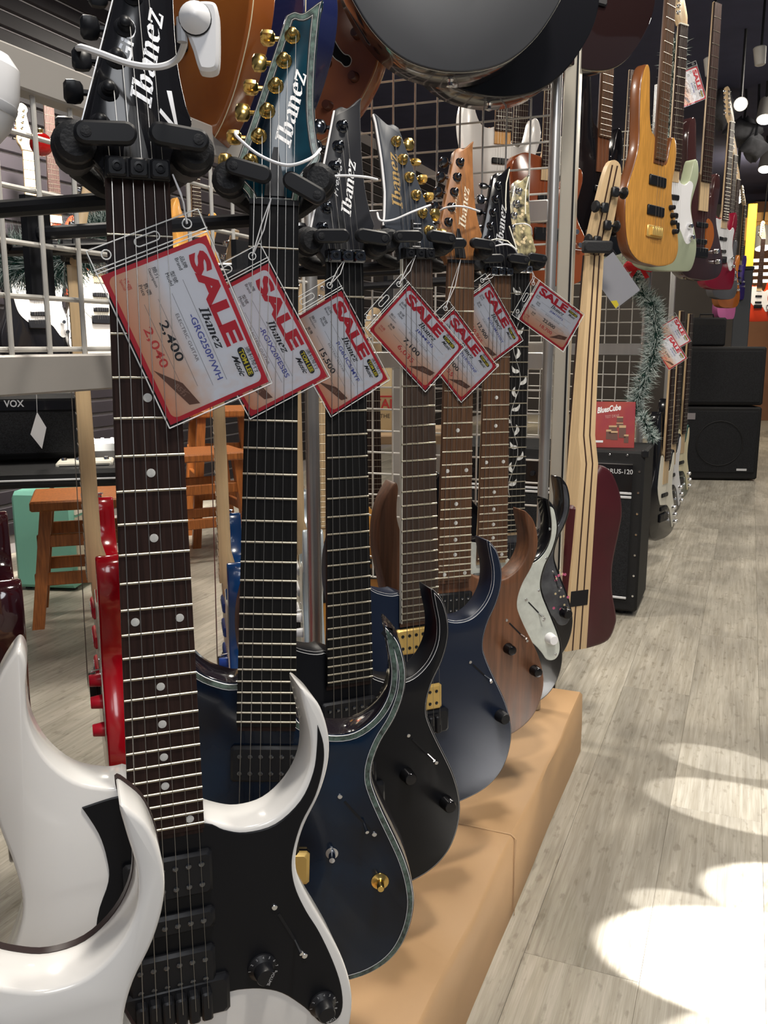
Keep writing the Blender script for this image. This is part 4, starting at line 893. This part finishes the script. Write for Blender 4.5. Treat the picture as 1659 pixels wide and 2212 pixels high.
sg = thing('promo_board', 'crimson card advertising small amplifiers, propped on the combo amplifier', 'sign', (.835, 3.16, .60), (rad(-8), 0, rad(-8)))
obj('board', MB().bbox(-.09, .065, -.003, .003, 0, .165, .001), mat('crimson_print', (.27, .010, .035), .5, col2=(.36, .045, .022), vscale=9), sg)
lettering('lettering', 'BluesCube', M_whitep, sg, (-.068, -.0036, .122), .022, .085, ang=.16, bold=.03, shear=.35)
lettering('lettering', 'TEST DRIVE', mat('print_pink', (.55, .30, .28), .6), sg, (-.04, -.0036, .105), .010, .05, ang=.12)
for x, z, w_, h_ in ((.012, .092, .022, .02), (.012, .074, .024, .016), (-.012, .05, .028, .03), (.022, .036, .024, .045), (-.006, .028, .024, .032), (.036, .018, .016, .03), (-.026, .03, .018, .035)):
    ic = obj('printed_amp', MB().box(x - w_ / 2, x + w_ / 2, -.0038, -.003, z, z + h_), mat('print_brown', (.13, .06, .045), .6), sg, smooth=0); obj('printed_top', MB().box(x - w_ / 2, x + w_ / 2, -.004, -.003, z + h_ * .8, z + h_), mat('print_tan', (.55, .36, .20), .6), ic, smooth=0)
obj('printed_bar', MB().box(-.085, -.045, -.0038, -.003, .018, .026), M_whitep, sg, smooth=0)
for lb, z0, z1, dx in (('lower black speaker cabinet with pale badge, on the floor', .0, .53, 0), ('upper plain black speaker cabinet of the stack', .532, .95, .0)):
    c_ = thing('speaker_cabinet', lb, 'speaker', (2.40 + dx, 6.28, z0), (0, 0, rad(-6)), 'stacked speaker cabinets'); h_ = z1 - z0
    obj('cabinet', MB().bbox(-.28, .28, 0, .4, .01, h_, .012), M_tolex, c_); obj('grille', MB().bbox(-.255, .255, -.008, .004, .06 if z0 == 0 else .03, h_ - .03, .004), M_cloth, c_)
    if z0 == 0:
        obj('speaker_ring', MB().tube([(.16 * math.cos(i * .2618), -.009, .27 + .16 * math.sin(i * .2618)) for i in range(25)], .004, 6, False), M_tolex, c_)
        obj('badge', MB().box(.13, .20, -.012, -.008, .075, .09), M_silver, c_, smooth=0); obj('plate', MB().box(-.24, -.18, -.012, -.008, .44, .485), M_grey_ink, c_, smooth=0)
sa_ = thing('small_amplifier', 'small black practice amplifier on top of the speaker stack', 'amplifier', (2.30, 6.36, .952), (0, 0, rad(-6)))
obj('cabinet', MB().bbox(-.12, .12, 0, .18, 0, .20, .01), M_tolex, sa_); obj('grille', MB().box(-.105, .105, -.004, .002, .015, .15), M_cloth, sa_, smooth=0); obj('handle', MB().tube([(-.05, .09, .2), (-.045, .09, .225), (.045, .09, .225), (.05, .09, .2)], .006, 6), M_plast, sa_)

# price cards beyond
def far_tag(label, px, D, ang, back=False, size=(112, 79)):
    if not back:
        return sale_tag(label, at(px[0], px[1], D), rad(-8), 0, (0, 0), ang, 'BTB745', '5,200', '4,420', d=0, group='red SALE price tags', brand='Ibanez')
    t = thing('price_card', label, 'price tag', at(px[0], px[1], D), Matrix.Rotation(rad(-ang), 4, 'Y').to_euler())
    obj('card_back', MB().box(0, .079, -.0003, .0003, -.125, 0), mat('grey_card_back', (.42, .42, .46), .6), t, smooth=0); obj('sleeve', MB().box(-.003, .082, -.001, .0006, -.128, .018), M_clear, t, smooth=0)
    obj('yellow_mark', MB().prism([(0, -.1), (.014, -.108), (.012, -.122), (0, -.124)], -.0006, -.0003), M_yellow, t, smooth=0); obj('cord', MB().tube([(.04, 0, .012), (.02, -.002, .05), (.0, 0, .07)], .0007, 5), M_whitep, t)
    return t
far_tag('back of a plain grey price card hanging by the striped bass', (1272, 585), 2.42, 38, True)
far_tag('SALE card on the low basses, upper of the overlapping pair', (1462, 684), 3.6, -58)
far_tag('SALE card on the low basses, lower of the overlapping pair', (1450, 722), 3.5, -55)
far_tag('dim SALE card hanging high on the dark bass', (1505, 143), 3.3, -70)

# garlands
def garland(label, pts, r, n, tips, seed=3):
    rn = random.Random(seed); g_ = thing('garland', label, 'garland', pts[0], (0, 0, 0)); o_ = pts[0]; loc = [p - o_ for p in pts]
    obj('core', MB().tube(loc, .004, 6), mat('garland_core', (.01, .03, .022), .7), g_)
    for nm, share, m in (('needles', 1 - tips, mat('pine_green', (.012, .075, .055), .5, col2=(.006, .035, .026), vscale=60)), ('frosted_needles', tips, mat('frost_white', (.62, .70, .68), .4))):
        mb = MB(); V, F_ = [], []
        for k in range(int(n * share)):
            t = rn.random() * (len(loc) - 1); i = min(int(t), len(loc) - 2); c = loc[i].lerp(loc[i + 1], t - i)
            d = Vector((rn.gauss(0, 1), rn.gauss(0, 1), rn.gauss(0, 1))).normalized(); L_ = r * rn.uniform(.6, 1.1); s_ = d.orthogonal().normalized() * .0014
            a_ = c + d * (L_ * (.0 if nm == 'needles' else .35)); e_ = c + d * L_; q = len(V); s2 = d.cross(s_)
            V += [a_ + s_, a_ - s_ * .5 + s2 * .8, a_ - s_ * .5 - s2 * .8, e_]; F_ += [(q, q + 1, q + 3), (q + 1, q + 2, q + 3), (q + 2, q, q + 3)]
        mb.add(V, F_); o2 = obj(nm, mb, m, g_, smooth=0, fix=False); o2['kind'] = 'stuff'
    return g_
garland('green pine garland draped behind the grid rack', [at(-60, 545, 1.95), at(20, 565, 1.95), at(80, 572, 1.95), at(140, 562, 1.97), at(200, 525, 2.0), at(260, 470, 2.05)], .085, 6000, .35)
garland('frosted garland twisting down the pale upright', [at(1462, 90, 3.3), at(1448, 180, 3.3), at(1432, 300, 3.34), at(1400, 430, 3.4), at(1368, 560, 3.44), at(1372, 620, 3.44), at(1412, 660, 3.38), at(1418, 720, 3.38), at(1408, 780, 3.38), at(1384, 840, 3.4), at(1366, 900, 3.42)], .06, 6500, .5, 5)
garland('short frosted garland end beside the crimson card', [at(1388, 895, 3.32), at(1400, 930, 3.32), at(1412, 948, 3.32)], .04, 700, .5, 8)
bw = thing('red_bow', 'red velvet bow tied to the frosted garland', 'bow', at(1380, 578, 3.36), (0, 0, 0))
M_bow = mat('red_velvet', (.50, .006, .016), .8)
for s in (-1, 1):
    obj('loop', MB().loft([[(s * x, .012 * math.sin(a), z + h * math.cos(a)) for a in [i * math.pi / 4 for i in range(8)]] for x, z, h in ((.0, 0, .006), (.02, .004, .017), (.045, .003, .020), (.055, 0, .012))]), M_bow, bw)
    obj('ribbon_tail', MB().prism([(0, 0), (s * .016, -.002), (s * .04, -.035), (s * .026, -.040)], -.004, .001), M_bow, bw)
obj('knot', MB().lathe([(.004, -.008), (.010, -.004), (.010, .004), (.004, .008)], (0, -.008, 0), (1, 0, 0), 10), M_bow, bw)

# ------------------------------------------------------------------ left background: stools, amps, cases
def stool(label, loc, rz, w_, d_, h_, splay=.05):
    s_ = thing('wooden_stool', label, 'stool', loc, (0, 0, rz), 'stained wooden stools')
    obj('seat', MB().bbox(-w_ / 2, w_ / 2, -d_ / 2, d_ / 2, h_ - .035, h_, .006), M_orangewood, s_)
    for sx in (-1, 1):
        for sy in (-1, 1):
            tx, ty = sx * (w_ / 2 - .05), sy * (d_ / 2 - .045); bx_, by_ = tx + sx * splay, ty + sy * splay * .6; q = .02
            obj('leg', MB().loft([[(x + a, y + b, z) for a, b in ((-q, -q), (q, -q), (q, q), (-q, q))] for x, y, z in ((bx_, by_, 0), (tx, ty, h_ - .034))]), M_orangewood, s_, smooth=0)
    for sy in (-1, 1):
        for z in (h_ * .38, h_ * .68): obj('rail', MB().bbox(-w_ / 2 + .03 - splay * (1 - z / h_), w_ / 2 - .03 + splay * (1 - z / h_), sy * (d_ / 2 - .045 + splay * .6 * (1 - z / h_)) - .01, sy * (d_ / 2 - .045 + splay * .6 * (1 - z / h_)) + .01, z - .022, z + .022, .003), M_orangewood, s_)
    for sx in (-1, 1): obj('rail', MB().bbox(sx * (w_ / 2 - .05 + splay * .5) - .01, sx * (w_ / 2 - .05 + splay * .5) + .01, -d_ / 2 + .04, d_ / 2 - .04, h_ * .5 - .02, h_ * .5 + .02, .003), M_orangewood, s_)
    return s_
stool('orange stained bench stool in front of the mint amplifier', (-1.02, 3.12, 0), rad(18), .46, .30, .445)
stool('orange stained stool behind the pale maple neck', (-.84, 3.92, 0), rad(28), .40, .30, .50)
stool('tall red brown stool with round-edged seat behind the others', (-.80, 4.35, 0), rad(20), .34, .34, .66)
def amp_box(name, label, loc, rz, w_, d_, h_, cab, front, panel=None, txt=None, tm=None, group=None):
    a_ = thing(name, label, 'amplifier', loc, (0, 0, rz), group)
    obj('cabinet', MB().bbox(-w_ / 2, w_ / 2, 0, d_, .012, h_, .014), cab, a_); obj('grille', MB().box(-w_ / 2 + .02, w_ / 2 - .02, -.006, .004, .03, h_ * .74), front, a_, smooth=0)
    obj('panel', MB().box(-w_ / 2 + .02, w_ / 2 - .02, -.007, .004, h_ * .77, h_ - .02), panel or M_black, a_, smooth=0)
    obj('handle', MB().tube([(-.08, d_ / 2, h_), (-.07, d_ / 2, h_ + .02), (.07, d_ / 2, h_ + .02), (.08, d_ / 2, h_)], .009, 6), M_plast, a_)
    for x in (-1, 1):
        for y in (.03, d_ - .03): obj('foot', MB().lathe([(.014, 0), (.012, .014)], (x * (w_ / 2 - .04), y, 0), (0, 0, 1), 8), M_plast, a_)
    if txt: lettering('lettering', txt, tm or M_silver, a_, (-w_ / 2 + .105, -.0085, h_ * .82), h_ * .10, .055, bold=.02)
    return a_
amp_box('guitar_amplifier', 'mint green amplifier with cream front standing behind the bench stool', (-1.20, 3.55, 0), rad(84), .36, .25, .40, mat('mint_vinyl', (.20, .50, .40), .5), mat('cream_grille', (.55, .50, .38), .7), M_ivory)
amp_box('guitar_amplifier', 'black amplifier with diamond grille and white price card, on the black table', at(70, 1000, 2.62), rad(16), .34, .20, .205, M_tolex, M_cloth, M_black, 'VOX', M_silver)
cd = thing('price_card', 'blank white price card dangling before the diamond grille', 'price tag', at(80, 890, 2.5), (0, 0, rad(30)))
obj('card', MB().prism([(0, 0), (.022, -.045), (.006, -.105), (-.022, -.062)], -.0006, 0), M_whitep, cd, smooth=0); obj('cord', MB().tube([(0, 0, 0), (.002, 0, .05)], .0008, 5), M_whitep, cd)
cs = thing('low_table', 'black table under the diamond grille amplifier', 'table', (-1.02, 2.57, 0), (0, 0, rad(12)))
cz = at(70, 1000, 2.62).z
obj('table_top', MB().bbox(-.42, .30, -.10, .36, cz - .055, cz - .0025, .012), M_tolex, cs); obj('edge_trim', MB().tube([(-.42, -.103, cz - .03), (.30, -.103, cz - .03)], .003, 6), M_silver, cs)
for x in (-.40, -.36): obj('leg', MB().box(x - .015, x + .015, .30 if x > -.38 else -.06, .33 if x > -.38 else -.03, 0, cz - .05), M_plast, cs)
obj('leg', MB().box(.24, .27, .30, .33, 0, cz - .05), M_plast, cs)
mx_ = thing('mixing_console', 'small mixing console with white knobs behind the maple neck', 'mixer', at(222, 975, 4.2), (0, 0, rad(15)))
obj('body', MB().bbox(-.12, .12, -.06, .12, 0, .05, .006), M_silver, mx_)
for i in range(5):
    for j in range(2): obj('knob', MB().lathe([(.009, 0), (.008, .012), (.003, .013)], (-.09 + i * .045, -.03 + j * .06, .05), (0, 0, 1), 8), M_whitep, mx_)
ms = thing('black_stand', 'black stand carrying the small mixing console', 'stand', (at(222, 975, 4.2).x, at(222, 975, 4.2).y, 0), (0, 0, rad(15)))
obj('top_plate', MB().bbox(-.16, .16, -.08, .16, at(222, 975, 4.2).z - .02, at(222, 975, 4.2).z - .001, .003), M_plast, ms)
for x in (-.14, .14): obj('leg', MB().box(x - .012, x + .012, .02, .06, 0, at(222, 975, 4.2).z - .018), M_plast, ms)
pd = thing('effects_board', 'white effects unit lying on the black table', 'effects unit', at(150, 1010, 2.62) + Vector((.06, .0, .002)), (0, 0, rad(14)))
obj('housing', MB().bbox(-.09, .07, -.05, .05, 0, .022, .005), M_ivory, pd); obj('strip', MB().box(-.08, .06, -.052, -.048, .004, .012), M_plast, pd, smooth=0)
for k in range(4): obj('switch', MB().lathe([(.008, 0), (.007, .008), (.003, .009)], (-.07 + k * .04, .0, .022), (0, 0, 1), 8), M_chrome, pd)
# paper bag
bgp = at(826, 930, 2.9)
pb_ = thing('paper_bag', 'cream paper shopping bag with red lettering behind the charcoal neck', 'bag', bgp, (0, 0, rad(5)))
obj('bag', MB().loft([[(x * .11, y * .05, 0) for x, y in ((-1, -1), (1, -1), (1, 1), (-1, 1))], [(x * .112, y * .048, .14) for x, y in ((-1, -1), (1, -1), (1, 1), (-1, 1))], [(x * .105, y * .02, .25) for x, y in ((-1, -1), (1, -1), (1, 1), (-1, 1))]]), mat('cream_paper', (.66, .52, .30), .7), pb_, smooth=0)
lettering('lettering', 'VANS', mat('vans_red', (.60, .05, .05), .6), pb_, (-.035, -.0515, .075), .032, .105, bold=.02); lettering('lettering', '"OFF THE WALL"', M_ink, pb_, (-.055, -.052, .045), .014, .135)
obj('lettering_bar', MB().prism([(-.052, .112), (-.043, .112), (-.030, .075), (-.034, .075)], -.052, -.0495), MATS['vans_red'], pb_, smooth=0); obj('lettering_bar', MB().prism([(-.03, .112), (.07, .112), (.07, .117), (-.03, .117)], -.052, -.0495), MATS['vans_red'], pb_, smooth=0)
obj('handle', MB().tube([(-.04, 0, .24), (-.03, 0, .30), (.03, 0, .30), (.04, 0, .24)], .003, 6), M_ivory, pb_)
tb = thing('side_table', 'pale table carrying the paper bag', 'table', (bgp.x, bgp.y, 0), (0, 0, rad(5)))
obj('table_top', MB().bbox(-.25, .25, -.15, .2, bgp.z - .03, bgp.z - .001, .004), mat('tan_laminate', (.36, .25, .15), .5), tb)
for x in (-.22, .22):
    for y in (-.12, .17): obj('leg', MB().box(x - .015, x + .015, y - .015, y + .015, 0, bgp.z - .029), M_steel, tb)
# slat wall guitars
def wall_guitar(label, px, D, **kw):
    p = at(px[0], px[1], D); p = p - RT * (p.dot(RT) - WT - .10)
    return p
back_guitar('black guitar with big white pickguard on the slat wall', (88, 700), 3.55, 50, M_black, guard=SG, guardm=M_white, boardm=M_maple, group='guitars on the slat wall')
back_guitar('white guitar body on the slat wall beside the wooden upright', (222, 690), 3.75, 50, M_white, guard=SG, guardm=M_ivory, group='guitars on the slat wall', head=None)
back_guitar('red burst guitar on the slat wall behind the first hanger', (128, 560), 3.9, 50, mat('red_burst', (.42, .05, .015), .2, coat=.5), outline=LP, head=None, group='guitars on the slat wall')
back_guitar('pale tan guitar on the slat wall between the first two necks', (430, 560), 4.6, 50, M_amber, outline=STRAT, group='guitars on the slat wall')
up = thing('wooden_upright', 'pale wooden upright beside the white wall guitar', 'post', (at(166, 745, 4.05).x, at(166, 745, 4.05).y, 0), (0, 0, -ROW))
obj('board', MB().bbox(-.035, .035, -.02, .02, 0, 1.35, .003), mat('pale_board', (.55, .50, .42), .5), up); obj('batten', MB().box(.01, .022, -.024, -.019, 0, 1.35), M_beam, up)
ob = thing('red_bauble', 'shiny red bauble glimpsed behind the grid rack', 'ornament', at(89, 312, 2.0), (0, 0, 0))
obj('ball', MB().lathe([(.001, -.024)] + [(.024 * math.cos(a), .024 * math.sin(a)) for a in [(-1.3 + .26 * i) for i in range(11)]] + [(.001, .024)], (0, 0, 0), (0, 0, 1), 20), mat('bauble_red', (.60, .01, .008), .12, coat=.6), ob); obj('cap', MB().lathe([(.006, .022), (.006, .030), (.003, .032)], (0, 0, 0), (0, 0, 1), 10), M_gold, ob)
st2 = thing('security_tag', 'white rounded anti-theft tag against the grey rack beam', 'security tag', at(-10, 222, .62), (0, 0, .2))
obj('tag_shell', MB().lathe([(.001, -.032), (.012, -.028), (.019, -.012), (.0195, .008), (.015, .026), (.006, .033), (.001, .034)], (-.006, 0, 0), (.35, 0, 1), 20), M_whitep, st2); obj('tag_band', MB().lathe([(.0198, -.003), (.0202, .0), (.0198, .003)], (-.006, 0, 0), (.35, 0, 1), 20), M_silver, st2)

p0, p1 = at(1614, 700, 11.4), at(1800, 700, 11.4)
wd = struct('wall_display', MB().loft([[(p0.x, p0.y, 0), (p1.x, p1.y, 0), (p1.x, p1.y + .08, 0), (p0.x, p0.y + .08, 0)], [(p0.x, p0.y, 2.7), (p1.x, p1.y, 2.7), (p1.x, p1.y + .08, 2.7), (p0.x, p0.y + .08, 2.7)]]), mat('warm_brown_wall', (.22, .10, .05), .7, var=.3, vscale=2))
# ------------------------------------------------------------------ far end: pillar, lamps, beams
pi_ = thing('yellow_column', 'bright yellow square column beside the far guitars', 'column', (at(1604, 745, 9.6).x, at(1604, 745, 9.6).y, 0), (0, 0, -ROW))
obj('shaft', MB().bbox(-.045, .045, -.045, .045, 0, 2.4, .004), mat('signal_yellow', (.80, .48, .02), .5), pi_); obj('base', MB().bbox(-.06, .06, -.06, .06, 0, .08, .004), M_plast, pi_)
pd2 = thing('dark_column', 'dark grey column behind the small practice amplifier', 'column', (at(1597, 745, 8.2).x, at(1597, 745, 8.2).y, 0), (0, 0, -ROW))
obj('shaft', MB().bbox(-.07, .07, -.07, .07, 0, 1.62, .006), mat('charcoal_paint', (.06, .065, .075), .6), pd2); obj('cap', MB().bbox(-.08, .08, -.08, .08, 1.62, 1.65, .004), M_plast, pd2)
bm2 = thing('ceiling_bulkhead', 'ochre painted bulkhead under the far ceiling', 'bulkhead', (at(1650, 500, 10.5).x, at(1650, 500, 10.5).y, at(1650, 520, 10.5).z), (0, 0, -ROW))
obj('soffit', MB().bbox(-.24, 1.6, -.1, .5, 0, .25, .005), mat('ochre_paint', (.60, .30, .06), .6), bm2); obj('edge', MB().bbox(-.10, 1.6, -.12, -.1, .2, .30, .004), MATS['ochre_paint'], bm2)
M_lamp = mat('lamp_glow', (1, .96, .86), .5, emit=7); M_house = mat('lamp_housing', (.45, .43, .40), .5)
def lamp(label, px, D, r_, aim):
    l_ = thing('ceiling_spotlight', label, 'spotlight', at(px[0], px[1], D), (0, 0, 0), 'spotlights on the dark ceiling'); a_ = Vector(aim).normalized()
    obj('housing', MB().lathe([(r_ * .7, r_ * 3.2), (r_ * .95, r_ * 3), (r_ * 1.12, .02), (r_ * 1.12, 0), (r_, 0)], (0, 0, 0), -a_, 16), M_house, l_); obj('bulb', MB().lathe([(r_, -.002), (r_, .004), (r_ * .5, .010)], (0, 0, 0), a_, 16), M_lamp, l_)
    top_ = 2.72 - at(px[0], px[1], D).z
    obj('stem', MB().tube([-a_ * (r_ * 2), Vector((0, 0, top_))], .008, 6), M_plast, l_)
for lb, px, D, r_, aim in (('glaring spotlight facing the aisle under the dark ceiling', (1600, 225), 5.4, .035, (-.35, -.9, -.25)), ('lit spotlight on the ceiling track beside the glaring one', (1652, 258), 6.4, .05, (-.2, -.4, -.9)), ('lit spotlight farther down the ceiling track', (1652, 366), 8.0, .05, (-.2, -.4, -.9)),
        ('upper lamp of the small pair over the violet guitar', (1590, 417), 8.4, .03, (-.2, -.7, -.6)), ('lower lamp of the small pair over the violet guitar', (1592, 432), 8.2, .04, (-.2, -.7, -.6)), ('round lamp over the lit back wall', (1648, 536), 10.2, .08, (0, -.3, -.9))):
    lamp(lb, px, D, r_, aim)
for lb, px, D in (('unlit white spotlight housing beside the dim SALE card', (1535, 165), 4.8), ('unlit white spotlight housing above the lit ceiling track', (1642, 142), 4.8)):
    l_ = thing('ceiling_spotlight', lb, 'spotlight', at(px[0], px[1], D), (0, 0, 0), 'spotlights on the dark ceiling'); obj('housing', MB().lathe([(.018, 0), (.026, .005), (.032, .085), (.026, .09)], (0, 0, 0), (-.1, 0, 1), 16), mat('pale_housing', (.62, .60, .56), .5), l_); obj('stem', MB().tube([(0, 0, .088), (0, 0, 2.72 - at(px[0], px[1], D).z)], .006, 6), M_plast, l_)
for k in range(4):
    p = at(1648, 562 + k * 15, 11.0); q = thing('shelf_lamp', ('topmost tube lamp of the stack on the back wall', 'second tube lamp from the top of the back wall stack', 'third tube lamp from the top of the back wall stack', 'lowest tube lamp of the stack, just above the red guitar')[k], 'lamp', p, (0, 0, -ROW), 'tube lamps on the back wall')
    obj('tube', MB().tube([(-.11, 0, 0), (.4, 0, 0)], .018, 8), mat('tube_glow', (1, .9, .72), .5, emit=5), q); obj('bracket', MB().box(-.1, .4, .018, .04, -.02, .02), M_house, q)
M_bag = mat('grey_gigbag', (.10, .10, .11), .85, var=.4, vscale=14, bump=.6, bscale=30)
rn = random.Random(4)
for lb, px, s_ in (('crumpled grey gig bag high up, nearest the glaring spotlight', (1560, 235), (.10, .10, .13)), ('folded grey gig bag hanging below the glaring spotlight', (1605, 285), (.13, .10, .09)), ('dark grey gig bag beside the folded one', (1630, 320), (.10, .08, .08))):
    g_ = thing('gig_bag', lb, 'bag', at(px[0], px[1], 6.0 + s_[1] * 6), (0, 0, 0)); rings = []
    for i in range(9):
        t = i / 8; rr_ = math.sin(math.pi * (t * .9 + .05)); rings.append([(s_[0] * rr_ * math.cos(a) * (1 + .2 * math.sin(3 * a + i)), s_[1] * rr_ * math.sin(a), s_[2] * (2 * t - 1) + .02 * math.sin(2 * a + i)) for a in [j * math.pi / 8 for j in range(16)]])
    obj('bag', MB().loft(rings), M_bag, g_, smooth=60); obj('strap', MB().tube([(0, 0, s_[2] * .9), (.01, 0, s_[2] + .1), (0, 0, 2.72 - at(px[0], px[1], 6.0 + s_[1] * 6).z)], .008, 6), M_plast, g_)
